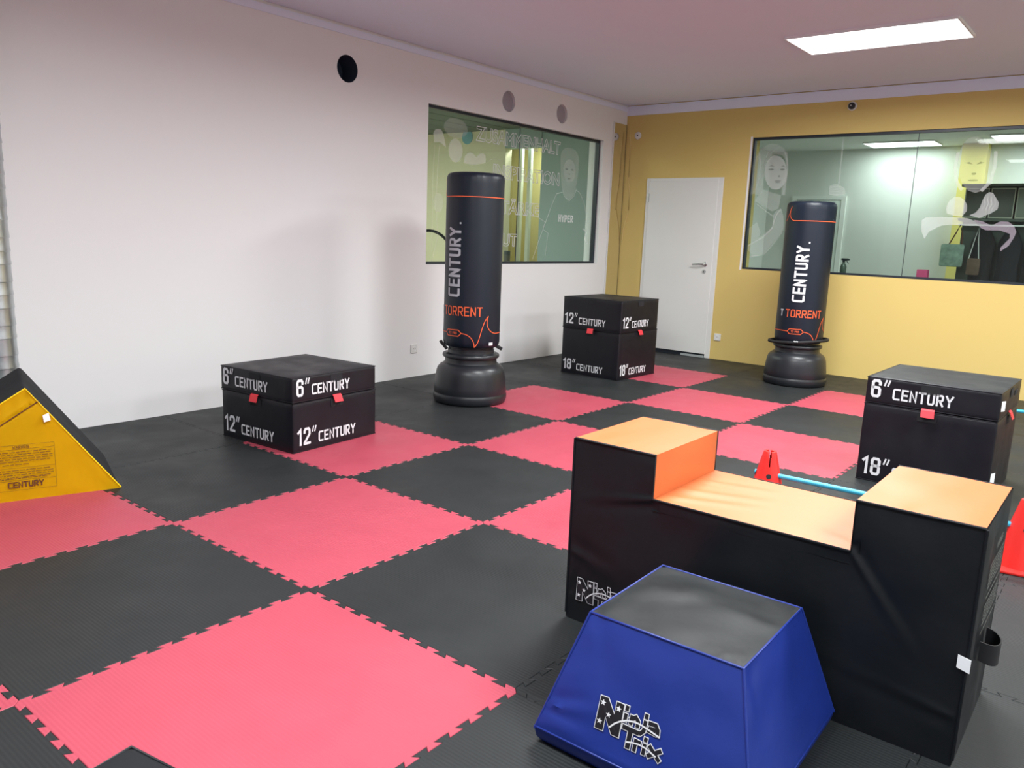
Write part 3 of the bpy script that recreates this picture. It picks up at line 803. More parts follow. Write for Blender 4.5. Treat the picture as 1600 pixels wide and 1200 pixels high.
# --- yellow and charcoal wedge
def wedge():
    A = Vector((.070, 1.646, 0)); d = Vector((-.9515, .3076, 0)); n = Vector((.3076, .9515, 0))    # d: to the left in the photo, n: away
    ang = math.atan2(d.y, d.x)
    t = thing('foam_wedge', 'triangular foam wedge with yellow vinyl end and charcoal slopes by the left edge', 'foam wedge', tuple(A), 0)
    L, ap, hz, dep = 1.215, .385, .545, .66
    V3 = lambda s_, a, z: d*s_+n*a+Vector((0, 0, z))
    rr = .02
    tri = []
    pts = [(0, 0), (ap, hz), (L, 0)]
    for k, p in enumerate(pts):
        p = Vector(p); a = (Vector(pts[k-1])-p).normalized(); b = (Vector(pts[(k+1) % 3])-p).normalized(); R_ = .012 if k != 1 else .018
        for q in range(5):
            u = q/4; tri.append(((p+a*R_).lerp(p, u)).lerp(p.lerp(p+b*R_, u), u))
    m = len(tri)
    # charcoal body (slopes, bottom, far end)
    nd = 16; V, Fc = [], []
    per = []
    for k in range(m):
        a, b = tri[k], tri[(k+1) % m]; n_ = max(1, int((b-a).length/.05)); per += [a.lerp(b, q/n_) for q in range(n_)]
    M_ = len(per); cen = Vector((.5, .2))
    for q in range(nd+1):
        a = .004+(dep-.004)*q/nd
        for p in per:
            w_ = .006*noise.noise(Vector((p.x*5, p.y*5, a*6)))*math.sin(PI*q/nd) if p.y > .03 else 0
            o = (p-cen).normalized()*w_; V.append(V3(p.x+o.x, a, max(0, p.y+o.y)))
    for q in range(nd):
        for k in range(M_): j = (k+1) % M_; Fc.append((q*M_+k, q*M_+j, (q+1)*M_+j, (q+1)*M_+k))
    Fc.append(tuple(range(nd*M_, (nd+1)*M_)))
    mesh_obj('charcoal_cover', V, Fc, WEDGEK, t, True, 45)
    # yellow end panel
    bm = bmesh.new(); N_ = 40
    def dis(s_, z):
        e1 = min(z, (hz*s_/ap)-z, (hz*(L-s_)/(L-ap))-z); e = max(0, min(1, e1/.03))
        # zip flap: line parallel to the left slope, 8 cm under it
        dl = ((hz*(L-s_)/(L-ap))-z)*math.cos(math.atan2(hz, L-ap))
        f = .004*noise.noise(Vector((s_*7, z*7, 4)))
        f += -.007*math.exp(-((dl-.078)/.006)**2)+(.004*math.sin(s_*95) if .01 < dl < .075 else 0)*.35+.004*math.exp(-((dl-.065)/.01)**2)
        return f*e
    rows = []
    for k in range(N_+1):
        z = hz*(1-.0)*k/N_*.998; s0, s1 = ap*z/hz, L-(L-ap)*z/hz; row = []
        for q in range(61):
            s_ = s0+(s1-s0)*q/60; row.append(bm.verts.new(V3(s_, -dis(s_, z), z)))
        rows.append(row)
    for k in range(N_):
        for q in range(60): bm.faces.new((rows[k][q], rows[k][q+1], rows[k+1][q+1], rows[k+1][q]))
    bmesh.ops.solidify(bm, geom=bm.faces[:], thickness=.004)
    bm_obj('yellow_end', bm, YVINYL, t, True, 50)
    tube('piping', [V3(.0, 0, .004), V3(ap, 0, hz), V3(L, 0, .004)], .004, YVINYL, t, 8)
    zl = [(ap-.015+.0, None)]
    cs, sn = math.cos(math.atan2(hz, L-ap)), math.sin(math.atan2(hz, L-ap))
    def zp(s_): return hz*(L-s_)/(L-ap)-.082/cs
    tube('zip', [V3(s_, -.002, zp(s_)) for s_ in ticks(.336, .95, 14)], .0028, PRINTK, t, 6)
    # printed warning panel; s grows to the left, so text runs with decreasing s
    mp = lambda x, y: V3(.52-x, -.0065, y)           # x to the right as read
    parts = []
    bx0, bx1 = -.12, .238
    for y in (.276, .255, .164, .102, .054): parts.append(ribbon([(bx0, y), (bx1, y)], .0012, False))
    for x in (bx0, bx1): parts.append(ribbon([(x, .054), (x, .276)], .0012, False))
    rnd = random.Random(2)
    def para(y0, n_, x0=-.10, x1=.228):
        for k in range(n_):
            x = x0
            while x < x1-.01:
                l = rnd.uniform(.008, .03); parts.append(ribbon([(x, y0-k*.0115), (min(x1, x+l), y0-k*.0115)], .0028, False)); x += l+.004
    para(.242, 5); para(.181, 1, .02, .13); para(.152, 4); para(.112, 1, -.10, .20)
    parts.append(text_mesh([('WARNING', .066, .2585, .014, .16, .95, .3)]))
    decal('warning_print', *merge2(parts), mp, PRINTK, t)
    decal('lettering', *text_mesh([('CENTURY', .036, .066, .030, .19, 1.0, .24)]), mp, PRINTK, t)
    V = [V3(.290, -.010, .385), V3(.318, -.014, .378), V3(.322, -.014, .412), V3(.296, -.010, .422)]; V = V+[v-n*.0015 for v in V]
    mesh_obj('care_tag', V, [(0, 1, 2, 3), (4, 5, 6, 7), (0, 1, 5, 4), (1, 2, 6, 5), (2, 3, 7, 6), (3, 0, 4, 7)], TAG, t)
wedge()

# --- corner of a black foam block at the very bottom of the view
t = thing('foam_block', 'charcoal foam block of which only one top corner shows at the lower left edge', 'foam block', (-1.06, -.829, 0), math.radians(190))
bm = foam_block_bm(.45, .45, .30, r=.025, seed=9, bulge=.006)
bm_obj('cover', bm, WEDGEK, t, True, 60)
tube('piping', [(.012, .012, .296), (.438, .012, .296), (.438, .438, .296), (.012, .438, .296)], .004, VINYL, t, 8, True)

# ------------------------------------------------------------------ hurdles: cones and cyan poles
def cone(x, y, label, rot=0):
    t = thing('marker_cone', label, 'cone', (x, y, 0), rot, 'red hurdle cones')
    H = .305; n = 48
    # slot: leave out the quads facing -x / +x in the topmost part
    prof2 = [(.104, .014), (.100, .030)]+[(.100-(.067)*k/12, .03+(H-.036)*k/12) for k in range(1, 13)]+[(.030, H), (.019, H), (.019, H-.03)]
    V, Fc = [], []
    for k, (r, z) in enumerate(prof2):
        for i in range(n): a = 2*PI*(i+.5)/n; V.append((r*math.cos(a), r*math.sin(a), z))
    for k in range(len(prof2)-1):
        for i in range(n):
            if k >= 10 and i in (11, 35) : continue
            if k >= 12 and i in (10, 12, 34, 36): continue
            j = (i+1) % n; Fc.append((k*n+i, k*n+j, (k+1)*n+j, (k+1)*n+i))
    mesh_obj('cone_body', V, Fc, CONE, t, True, 40)
    box('base_plate', -.135, .135, -.135, .135, 0, .016, CONE, t, .006)
    for zz in (.185, .10):
        for a in (PI, PI/2, 0, -PI/2):
            if zz == .10 and abs(a) != PI: continue
            r = .100-.067*(zz-.03)/(H-.036)
            bm = bmesh.new(); d = Vector((math.cos(a), math.sin(a), .25)).normalized(); e = Vector((-math.sin(a), math.cos(a), 0)); f = d.cross(e)
            c = Vector((math.cos(a)*(r+.0012), math.sin(a)*(r+.0012), zz))
            bm.faces.new([bm.verts.new(c+(e*math.cos(2*PI*k/20)+f*math.sin(2*PI*k/20))*.0125) for k in range(20)])
            bm_obj('pole_hole', bm, PRINTB, t)
    return t
cone(2.20, -.90, 'red slotted cone behind the orange saddle, carrying the near cyan pole', 1.99)
cone(2.25, -2.03, 'red slotted cone beside the right end of the black obstacle', 1.75)
t = tube('hurdle_pole', [(2.19, -.835, .185), (2.25, -2.45, .185)], .0125, BAR, None, 16)
tag(t, 'cyan plastic pole running behind the orange saddle between two red cones', 'pole', 'cyan hurdle poles')
cone(5.25, -1.42, 'red slotted cone hidden behind the right block stack')
cone(5.30, -2.45, 'red slotted cone outside the right edge, holding the far cyan pole')
t = tube('hurdle_pole', [(5.24, -1.30, .185), (5.31, -2.60, .185)], .0125, BAR, None, 16)
tag(t, 'cyan plastic pole poking out at the right edge behind the block stack', 'pole', 'cyan hurdle poles')

# ------------------------------------------------------------------ ceiling lights
def panel_light(x0, x1, y0, y1, z, m, label, group=None, name='ceiling_light'):
    t = thing(name, label, 'ceiling light', ((x0+x1)/2, (y0+y1)/2, z), 0, group)
    a, b = (x1-x0)/2, (y1-y0)/2; bm = bmesh.new()
    for q in ((-a, a, -b, -b+.012), (-a, a, b-.012, b), (-a, -a+.012, -b+.012, b-.012), (a-.012, a, -b+.012, b-.012)): boxbm(q[0], q[1], q[2], q[3], -.022, 0, 0, 1, bm)
    boxbm(-a+.012, a-.012, -b+.012, b-.012, -.008, 0, 0, 1, bm)
    bm_obj('frame', bm, LAMPFRAME, t)
    V = [(-a+.012, -b+.012, -.018), (a-.012, -b+.012, -.018), (a-.012, b-.012, -.018), (-a+.012, b-.012, -.018)]
    mesh_obj('diffuser', V, [(3, 2, 1, 0)], m, t)
    if m is LAMP:
        ld = bpy.data.lights.new('panel_lamp', 'AREA'); ld.shape = 'RECTANGLE'; ld.size = 2*a-.03; ld.size_y = 2*b-.03; ld.energy = LAMP_W; ld.color = LAMP_COL; ld.spread = math.radians(SPREAD)
        lo = bpy.data.objects.new('panel_lamp', ld); COL.objects.link(lo); lo.parent = t; lo.location = (0, 0, -.020)
    return t
panel_light(4.67, 5.28, -1.005, .21, ZC, LAMP, 'bright rectangular ceiling panel light near the yellow wall', 'ceiling panel lights')
for k, (x, y, tx) in enumerate(((2.35, -.6, 'above the orange saddle'), (-.6, -.6, 'above the nearest red mat'), (5.0, -3.6, 'far right corner'), (2.35, -3.6, 'right of the black obstacle'), (-.6, -3.6, 'right of the viewer'))):
    panel_light(x-.3, x+.3, y-.6, y+.6, ZC, LAMP, 'ceiling panel light out of view, %s' % tx, 'ceiling panel lights')

# ------------------------------------------------------------------ windows
def window_frame(name, mapf, a0, a1, z0, z1, joints):
    w0 = bpy.data.objects.new(name, None); COL.objects.link(w0); struct(w0)
    fw = .022; bm = bmesh.new()
    def bar(p0, p1, q0, q1, d0=-.02, d1=.035):
        A = mapf(p0, q0, d0); B = mapf(p1, q1, d1)
        boxbm(min(A[0], B[0]), max(A[0], B[0]), min(A[1], B[1]), max(A[1], B[1]), min(A[2], B[2]), max(A[2], B[2]), 0, 1, bm)
    bar(a0, a1, z0, z0+fw); bar(a0, a1, z1-fw*1.2, z1); bar(a0, a0+fw, z0+fw, z1-fw); bar(a1-fw, a1, z0+fw, z1-fw)
    bm_obj('window_frame', bm, FRAME, w0)
    js = [a0+fw]+list(joints)+[a1-fw]
    for k in range(len(js)-1):
        A = mapf(js[k]+.002, z0+fw, 0); B = mapf(js[k+1]-.002, z1-fw, .008)
        box('glass_pane', min(A[0], B[0]), max(A[0], B[0]), min(A[1], B[1]), max(A[1], B[1]), A[2], B[2], GLASS, w0)
    for j in joints:
        bm = bmesh.new(); A = mapf(j-.0022, z0+fw, -.001); B = mapf(j+.0022, z1-fw, .009)
        boxbm(min(A[0], B[0]), max(A[0], B[0]), min(A[1], B[1]), max(A[1], B[1]), A[2], B[2], 0, 1, bm); bm_obj('glass_joint', bm, FRAME, w0)
    return w0
W1 = window_frame('window_1', lambda a, z, d: (a, YB+.065+d, z), LW[0], LW[1], LW[2], LW[3], [5.0])
W2 = window_frame('window_2', lambda a, z, d: (XR+.035+d, a, z), BW[0], BW[1], BW[2], BW[3], [-.30])
# prints on the glass (flat film on the room side)
PB = lambda off=.0: (lambda a, b: Vector((XR+.035-.0025-off, a, b)))
PL = lambda off=.0: (lambda a, b: Vector((a, YB+.065-.0025-off, b)))
def film(name, polys, mp, m, parent): 
    parts = [poly2(p) for p in polys]; return decal(name, *merge2(parts), mp, m, parent)
def ell(cx, cz, rx, rz, n=24): return [(cx+rx*math.cos(2*PI*k/n), cz+rz*math.sin(2*PI*k/n)) for k in range(n)]
# woman in profile print, left end of the back window
hair = [(1.348, 2.301), (1.28, 2.39), (1.202, 2.431), (1.14, 2.428), (1.081, 2.412), (1.02, 2.37), (.984, 2.318), (.961, 2.164), (.965, 2.02), (.969, 1.883), (1.013, 1.883), (1.013, 2.025), (.975, 2.12), (.986, 2.193), (1.01, 2.27), (1.043, 2.31), (1.132, 2.323), (1.197, 2.226), (1.226, 2.07), (1.223, 1.883), (1.363, 1.898), (1.359, 2.101)]
film('print_film', [hair], PB(.0), FILM1, W2)
face = [(.971, 2.122), (.974, 2.053), (.995, 1.994), (1.031, 1.954), (1.078, 1.94), (1.128, 1.955), (1.174, 1.995), (1.208, 2.056), (1.224, 2.127), (1.222, 2.198), (1.2, 2.257), (1.162, 2.296), (1.115, 2.308), (1.066, 2.293), (1.021, 2.252), (.988, 2.192)]
neck = [(1.229, 1.941), (1.17, 1.93), (1.08, 1.90), (1.013, 1.883), (1.028, 1.741), (1.1, 1.711), (1.309, 1.825)]
arm = [(1.345, 1.296), (1.311, 1.356), (1.18, 1.449), (1.069, 1.553), (1.081, 1.668), (1.05, 1.72), (.999, 1.741), (.96, 1.64), (.947, 1.527), (1.145, 1.245), (1.265, 1.21)]
film('print_film', [face], PB(.0006), FILM2, W2)
film('print_film', [neck, arm], PB(.0006), FILM1, W2)
film('print_film', [[(1.350, 1.517), (1.256, 1.593), (1.197, 1.463), (1.294, 1.342)]], PB(.0012), FILM1, W2)
film('print_film', [ell(1.153, 2.158, .032, .010, 12), ell(1.025, 2.155, .026, .010, 12), ell(1.066, 2.035, .038, .007, 12), ell(1.066, 2.02, .03, .006, 12), ell(1.055, 2.085, .014, .010, 10),
     [(1.19, 2.19), (1.15, 2.205), (1.11, 2.185), (1.15, 2.193)], [(1.05, 2.185), (1.02, 2.20), (.99, 2.178), (1.02, 2.188)]], PB(.0018), FILMD, W2)
strand = [ribbon([(1.345, 2.25), (1.30, 2.32), (1.27, 2.2), (1.29, 2.0), (1.33, 1.90)], .018, False, .03), ribbon([(1.10, 2.40), (1.20, 2.33), (1.245, 2.2), (1.26, 2.0), (1.27, 1.90)], .010, False, .03), ribbon([(1.02, 2.35), (.985, 2.25), (.975, 2.1), (.99, 1.9)], .012, False, .03)]
decal('print_film', *merge2(strand), PB(.0012), FILM1, W2)
fold = [ribbon([(1.30, 1.80), (1.15, 1.70), (1.08, 1.66)], .006, False, .03), ribbon([(1.335, 1.33), (1.18, 1.42), (1.08, 1.52), (1.05, 1.66), (1.0, 1.74)], .008, False, .03), ribbon([(1.30, 1.21), (1.14, 1.235), (.95, 1.50)], .006, False, .03)]
decal('print_film', *merge2(fold), PB(.0018), FILM2, W2)
# hand with stick in the middle
film('print_film', [[(.425, 2.46), (.409, 2.459), (.405, 1.991), (.422, 1.991)], [(.51, 1.978), (.48, 1.99), (.444, 1.998), (.359, 1.964), (.338, 1.93), (.338, 1.896), (.43, 1.869), (.501, 1.896)]], PB(), FILM1, W2)
decal('print_film', *merge2([ribbon([(.50, 1.965-k*.025), (.42, 1.975-k*.028), (.36, 1.955-k*.022)], .004, False) for k in range(4)]), PB(.0012), FILM1, W2)
# man with raised fists, right part
film('print_film', [[(-.968, 2.161), (-.97, 2.063), (-.949, 1.979), (-.908, 1.923), (-.853, 1.903), (-.793, 1.923), (-.737, 1.981), (-.693, 2.067), (-.668, 2.168), (-.667, 2.268), (-.69, 2.352), (-.732, 2.406), (-.787, 2.424), (-.846, 2.401), (-.901, 2.344), (-.944, 2.259)]], PB(), FILM1, W2)
mh = [(-.975, 2.28), (-.985, 2.14), (-.965, 2.0), (-.90, 1.92)]
mh2 = [(-.66, 2.28), (-.655, 2.14), (-.685, 2.0), (-.74, 1.93)]
decal('print_film', *merge2([ribbon(mh, .03, False, .03), ribbon(mh2, .03, False, .03)]), PB(.0006), FILM2, W2)
film('print_film', [[(-.90, 2.18), (-.86, 2.19), (-.83, 2.165), (-.865, 2.17)], [(-.80, 2.165), (-.77, 2.19), (-.735, 2.18), (-.77, 2.17)], ell(-.82, 2.02, .045, .008, 12), ell(-.82, 2.08, .02, .012, 10)], PB(.0012), FILMD, W2)
fist1 = [(-.636, 1.706), (-.622, 1.76), (-.630, 1.805), (-.655, 1.85), (-.693, 1.869), (-.74, 1.862), (-.774, 1.834), (-.80, 1.79), (-.805, 1.737), (-.768, 1.68), (-.70, 1.69)]
fist2 = [(-.83, 1.695), (-.88, 1.72), (-.908, 1.765), (-.925, 1.84), (-.942, 1.889), (-.97, 1.91), (-1.001, 1.903), (-1.03, 1.86), (-1.062, 1.808), (-1.057, 1.753), (-1.0, 1.71), (-.967, 1.697), (-.921, 1.669)]
fore1 = [(-.418, 1.646), (-.46, 1.67), (-.587, 1.677), (-.7, 1.675), (-.821, 1.667), (-.979, 1.601), (-.83, 1.597), (-.70, 1.605), (-.598, 1.592), (-.499, 1.532), (-.468, 1.459), (-.43, 1.54)]
fore2 = [(-.873, 1.654), (-.95, 1.64), (-1.028, 1.602), (-1.096, 1.644), (-1.16, 1.64), (-1.209, 1.606), (-1.235, 1.55), (-1.223, 1.497), (-1.19, 1.42), (-1.13, 1.368), (-1.125, 1.40), (-1.19, 1.49), (-1.185, 1.53), (-1.10, 1.56), (-.985, 1.559), (-.94, 1.58)]
film('print_film', [fist1, fist2, fore1], PB(), FILM2, W2); film('print_film', [fore2], PB(), FILMV, W2)
decal('print_film', *merge2([ribbon([(-.64-k*.04, 1.83-k*.006), (-.66-k*.04, 1.77), (-.66-k*.035, 1.71)], .005, False) for k in range(4)]+[ribbon([(-.93-k*.03, 1.86), (-.95-k*.028, 1.80), (-.93-k*.025, 1.74)], .005, False) for k in range(4)]), PB(.0012), FILM2, W2)
# left window: outlined words, fighter figure, shirt lettering
def outline_text(txt, x, z, h, width):
    cu = bpy.data.curves.new('t', 'FONT'); cu.body = txt; cu.size = h*1.38; cu.fill_mode = 'NONE'; cu.bevel_depth = .0045; cu.bevel_resolution = 0; cu.resolution_u = 3; cu.offset = .004
    o = bpy.data.objects.new('t', cu); COL.objects.link(o); dg_ = bpy.context.evaluated_depsgraph_get(); dg_.update()
    me = bpy.data.meshes.new_from_object(o.evaluated_get(dg_)); bpy.data.objects.remove(o)
    xs = [v.co.x for v in me.vertices]; k = width/(max(xs)-min(xs)); x0 = min(xs)
    for v in me.vertices: a, b, c = v.co; v.co = (x+(a-x0)*k, YB+.065-.003-c*.2, z+b)
    me.materials.clear(); finish('print_lettering', me, FILM3, W1)
outline_text('ZUSAMMENHALT', 4.30, 2.245, .135, 1.42)
outline_text('INSPIRATION', 4.58, 1.912, .135, 1.15)
outline_text('ST\u00c4RKE', 4.62, 1.562, .130, .76)
outline_text('MUT', 4.62, 1.232, .125, .39)
decal('print_lettering', *text_mesh([('HYPER', 5.745, 1.512, .082, .2, .95, .28)]), PL(), FILM3, W1)
lh = [(5.734, 2.206), (5.745, 2.27), (5.773, 2.306), (5.83, 2.33), (5.894, 2.338), (5.96, 2.335), (6.023, 2.322), (6.07, 2.28), (6.097, 2.223), (6.095, 2.1), (6.085, 2.007), (6.05, 1.861), (6.0, 1.80), (5.945, 1.765), (5.87, 1.79), (5.829, 1.829), (5.785, 1.90), (5.762, 1.983), (5.74, 2.1)]
film('print_film', [lh], PL(), FILM1, W1)
film('print_film', [[(6.038, 2.093), (6.028, 2.025), (5.987, 1.973), (5.929, 1.951), (5.867, 1.964), (5.82, 2.009), (5.798, 2.073), (5.808, 2.139), (5.847, 2.191), (5.905, 2.214), (5.967, 2.202), (6.015, 2.158)]], PL(.0006), FILM1, W1)
film('print_film', [ell(5.86, 2.10, .03, .008, 10), ell(5.97, 2.10, .03, .008, 10), ell(5.915, 2.0, .035, .007, 10), ell(5.915, 2.05, .014, .009, 10)], PL(.0012), FILMD, W1)
decal('print_film', *merge2([ribbon([(5.80, 1.84), (5.69, 1.82), (5.60, 1.68), (5.504, 1.497), (5.40, 1.30), (5.298, 1.092)], .008, False, .05), ribbon([(6.06, 1.88), (6.131, 1.866), (6.21, 1.79), (6.263, 1.709), (6.332, 1.527)], .008, False, .05),
     ribbon([(5.80, 1.87), (5.84, 1.80), (5.94, 1.755), (6.04, 1.82), (6.08, 1.9)], .007, False, .05), ribbon([(5.35, 1.55), (5.50, 1.50), (5.46, 1.42), (5.56, 1.38), (5.52, 1.1)], .006, False, .05), ribbon([(6.24, 1.45), (6.33, 1.42), (6.30, 1.33), (6.36, 1.28)], .02, False, .05)]), PL(.0006), FILM2, W1)
film('print_film', [ell(4.02, 2.117, .10, .11, 16), [(4.14, 2.01), (4.15, 2.07), (4.183, 2.105), (4.23, 2.12), (4.275, 2.113), (4.324, 2.087), (4.37, 2.122), (4.43, 2.128), (4.455, 2.115), (4.462, 2.07), (4.458, 2.039), (4.28, 2.007)], [(3.716, 2.242), (3.74, 2.275), (3.768, 2.284), (3.821, 2.283), (3.84, 2.26), (3.855, 2.23), (3.89, 2.133), (3.803, 2.167), (3.729, 2.159)]], PL(), FILM2, W1)
film('print_film', [ell(4.018, 2.32, .165, .09, 20)], PL(.0006), FILM1, W1)
decal('print_film', *merge2([ribbon([(3.735, 2.16), (3.72, 1.80), (3.72, 1.2)], .008, False, .1), ribbon([(3.80, 2.16), (3.78, 1.9), (3.765, 1.6), (3.80, 1.3), (3.72, 1.06)], .010, False, .1), ribbon([(4.46, 2.05), (4.6, 2.10), (4.75, 2.08)], .006, False, .05)]), PL(.0006), FILM1, W1)
film('print_film', [ell(3.80, 1.62, .07, .09, 14)], PL(.0006), FILM1, W1)

# ------------------------------------------------------------------ white door in the yellow wall
D1 = bpy.data.objects.new('door_1', None); COL.objects.link(D1); struct(D1)
y0, y1, zt = 1.673, 2.660, 2.08; bm = bmesh.new()
boxbm(XR-.018, XR, y0, y0+.062, 0, zt, .003, 1, bm); boxbm(XR-.018, XR, y1-.045, y1, 0, zt, .003, 1, bm); boxbm(XR-.018, XR, y0+.062, y1-.045, zt-.045, zt, .003, 1, bm)
bm_obj('door_frame', bm, DOORW, D1)
box('door_leaf', XR-.026, XR-.001, y0+.056, y1-.038, .045, zt-.038, DOORW, D1, .003)
box('gap_shade', XR-.006, XR-.001, y0+.062, y1-.045, .0, .045, FRAME, D1)  # dark strip standing in for the shade under the leaf
box('threshold', XR-.022, XR-.007, y0+.065, y1-.62, .0, .024, mat('grey_threshold', (.35, .38, .38), .4), D1)
lathe('handle_rosette', [(0, 0), (.026, 0), (.026, .006), (.022, .009), (0, .009)], METAL, D1, 24, capb=False, capt=False).matrix_world = Matrix.Translation((XR-.026, 1.812, 1.095)) @ Matrix.Rotation(-PI/2, 4, 'Y')
lathe('key_rosette', [(0, 0), (.024, 0), (.024, .005), (.012, .006), (0, .006)], METAL, D1, 24, capb=False, capt=False).matrix_world = Matrix.Translation((XR-.026, 1.820, 1.012)) @ Matrix.Rotation(-PI/2, 4, 'Y')
box('keyhole', XR-.034, XR-.0325, 1.817, 1.823, .998, 1.020, PRINTB, D1)
tube('door_handle', [(XR-.03, 1.812, 1.095), (XR-.072, 1.812, 1.095), (XR-.076, 1.830, 1.095), (XR-.074, 1.88, 1.095), (XR-.070, 1.93, 1.092), (XR-.062, 1.955, 1.088)], .010, METAL, D1, 12)
for z in (1.85, .25): box('hinge', XR-.036, XR-.018, y1-.048, y1-.030, z-.05, z+.05, METAL, D1, .004)

# ------------------------------------------------------------------ mirror strip, sockets, camera, vents, duct, cable
t = thing('wall_mirror', 'tall narrow mirror strip on the white wall beside the corner', 'mirror', (6.84, YB, 0))
box('mirror_glass', -.125, .142, -.008, -.002, .02, 2.715, MIRROR, t)
box('edge_strip', -.15, -.127, -.012, 0, .0, 2.725, DOORW, t, .002)
box('edge_strip', .1425, .1465, -.0095, 0, .0, 2.72, FRAME, t)
def socket(loc, axis, label, rnd_=False):
    t = thing('wall_socket', label, 'socket', loc, -PI/2 if axis == 'x' else 0)   # local: face looks to -y
    if rnd_:
        o = lathe('cover_plate', [(0, 0), (.045, 0), (.045, .008), (.038, .014), (.012, .016), (0, .016)], DOORW, t, 32, capb=False, capt=False); o.matrix_local = Matrix.Rotation(PI/2, 4, 'X')
        o = lathe('outlet_hole', [(0, .0165), (.009, .0165), (.009, .018), (0, .018)], STRAP, t, 16, capb=False, capt=False); o.matrix_local = Matrix.Rotation(PI/2, 4, 'X')
    else:
        box('cover_plate', -.041, .041, -.011, 0, -.041, .041, DOORW, t, .004)
        o = lathe('socket_well', [(.024, .011), (.024, .0125), (.021, .0125), (.019, .004), (0, .004)], TAG, t, 32, capb=False, capt=False); o.matrix_local = Matrix.Rotation(PI/2, 4, 'X')
        for dx in (-.0095, .0095):
            o = lathe('contact_hole', [(0, .0), (.003, .0), (.003, .0125), (0, .0125)], STRAP, t, 10, capb=False, capt=False); o.matrix_local = Matrix.Translation((dx, 0, 0)) @ Matrix.Rotation(PI/2, 4, 'X')
    return t
socket((XR, 1.593, .262), 'x', 'white wall socket low on the yellow wall right of the door')
socket((3.445, YB, .267), 'y', 'white wall socket low on the white wall left of the punching bag')
socket((XR, 2.834, 2.586), 'x', 'round white wall outlet high on the yellow wall above the door', True)
t = thing('security_camera', 'small black round camera high on the yellow wall above the window', 'camera', (XR, .352, 2.763), -PI/2)
o = lathe('mount_ring', [(0, 0), (.045, 0), (.045, .012), (.036, .018), (0, .018)], DOORW, t, 32, capb=False, capt=False); o.matrix_local = Matrix.Rotation(PI/2, 4, 'X')
o = lathe('camera_dome', [(.034, .015), (.034, .035), (.030, .048), (.018, .055), (0, .057)], PLASTIC, t, 32, capb=False, capt=False); o.matrix_local = Matrix.Rotation(PI/2, 4, 'X')
o = lathe('lens', [(0, .0572), (.008, .0572), (.008, .060), (0, .060)], METAL, t, 16, capb=False, capt=False); o.matrix_local = Matrix.Rotation(PI/2, 4, 'X')
DARKIN = mat('painted_duct_shade', (.05, .07, .11), .45, metal=.3); GREYCAP = mat('grey_vent_cap', (.36, .33, .37), .6)
for k, (x, z, r) in enumerate(DUCTS):
    lab = ['open round ventilation hole in the white wall left of the window', 'capped round ventilation hole above the left window, the nearer one', 'capped round ventilation hole above the left window, nearest the corner'][k]
    t = thing('ventilation_hole', lab, 'vent', (x, YB, z), 0, 'round ventilation holes')
    dp = .19 if k == 0 else .028
    o = lathe('duct_sleeve', [(r-.001, -.001), (r-.001, -dp), (r-.004, -dp), (r-.004, -.001)], DARKIN if k == 0 else WHITE, t, 48, capb=False, capt=False); o.matrix_local = Matrix.Rotation(PI/2, 4, 'X')
    o = lathe('end_cap', [(0, -dp+.002), (r-.004, -dp+.002), (r-.004, -dp), (0, -dp)], DARKIN if k == 0 else GREYCAP, t, 48, capb=False, capt=False); o.matrix_local = Matrix.Rotation(PI/2, 4, 'X')  # open hole: sleeve and disc are coloured dark for the shade inside
# spiral duct at the left edge
dr = .10; prof = []
zz = 0
while zz < ZC-.01:
    prof += [(dr, zz), (dr, zz+.044), (dr+.0035, zz+.047), (dr+.0035, zz+.053)]; zz += .075 if int(zz/.075) % 3 else .10
prof = [(r, min(z, ZC-.002)) for r, z in prof]
o = lathe('spiral_duct', prof, GALV, None, 48, 30)
o.location = (-.035, 2.872, 0); tag(o, 'galvanised metal ventilation duct rising at the left edge behind the yellow wedge', 'duct')
o = tube('wall_cable', [(XR-.004, 2.935, 2.64), (XR-.006, 2.93, 2.4), (XR-.006, 2.925, 2.1), (XR-.006, 2.90, 1.9), (XR-.006, 2.90, 1.7), (XR-.006, 2.96, 1.45), (XR-.006, 2.97, 1.30)], .0035, mat('yellow_painted_cable', (.85, .68, .30), .5), None, 8)
tag(o, 'thin pale cable hanging down the yellow wall in the corner', 'cable')

# ------------------------------------------------------------------ room behind the yellow wall (seen through the glass)
BWH = mat('neighbour_white_paint', (.74, .77, .74), .75); DGREEN = mat('grey_green_lacquer', (.10, .13, .115), .45); GREYF = mat('neighbour_floor', (.25, .25, .24), .6)
X2 = 12.3
struct(box('floor.001', XR+.2, X2, -5.0, 3.4, -.12, 0, GREYF))
struct(box('ceiling.001', XR+.2, X2, -5.0, 3.4, ZC, 3.1, BWH))
struct(box('wall_back.001', X2, X2+.15, -5.0, 3.4, -.1, 3.1, BWH))
struct(box('wall_left.001', XR+.2, X2, 3.25, 3.4, -.1, 3.1, BWH))
struct(box('wall_right.001', XR+.2, X2, -5.15, -5.0, -.1, 3.1, BWH))
struct(box('trim_4', X2-.25, X2, -.10, .24, 0, ZC, mat('yellow_column_paint', (.85, .74, .22), .7)))
struct(box('window_sill', XR+.07, XR+.2, BW[0], BW[1], 1.045, 1.066, WHITE))
panel_light(11.42, 12.02, .50, 1.50, ZC, LAMPB, 'rectangular ceiling light seen through the yellow wall window near its middle', 'ceiling lights beyond the yellow wall')
panel_light(11.1, 11.7, -1.7, -.25, ZC, LAMPB, 'rectangular ceiling light seen through the yellow wall window at its right end', 'ceiling lights beyond the yellow wall')
panel_light(8.8, 9.4, -3.2, -2.0, ZC, LAMPB, 'rectangular ceiling light of the next room, out of view to the right', 'ceiling lights beyond the yellow wall')
D2 = bpy.data.objects.new('door_2', None); COL.objects.link(D2); struct(D2)
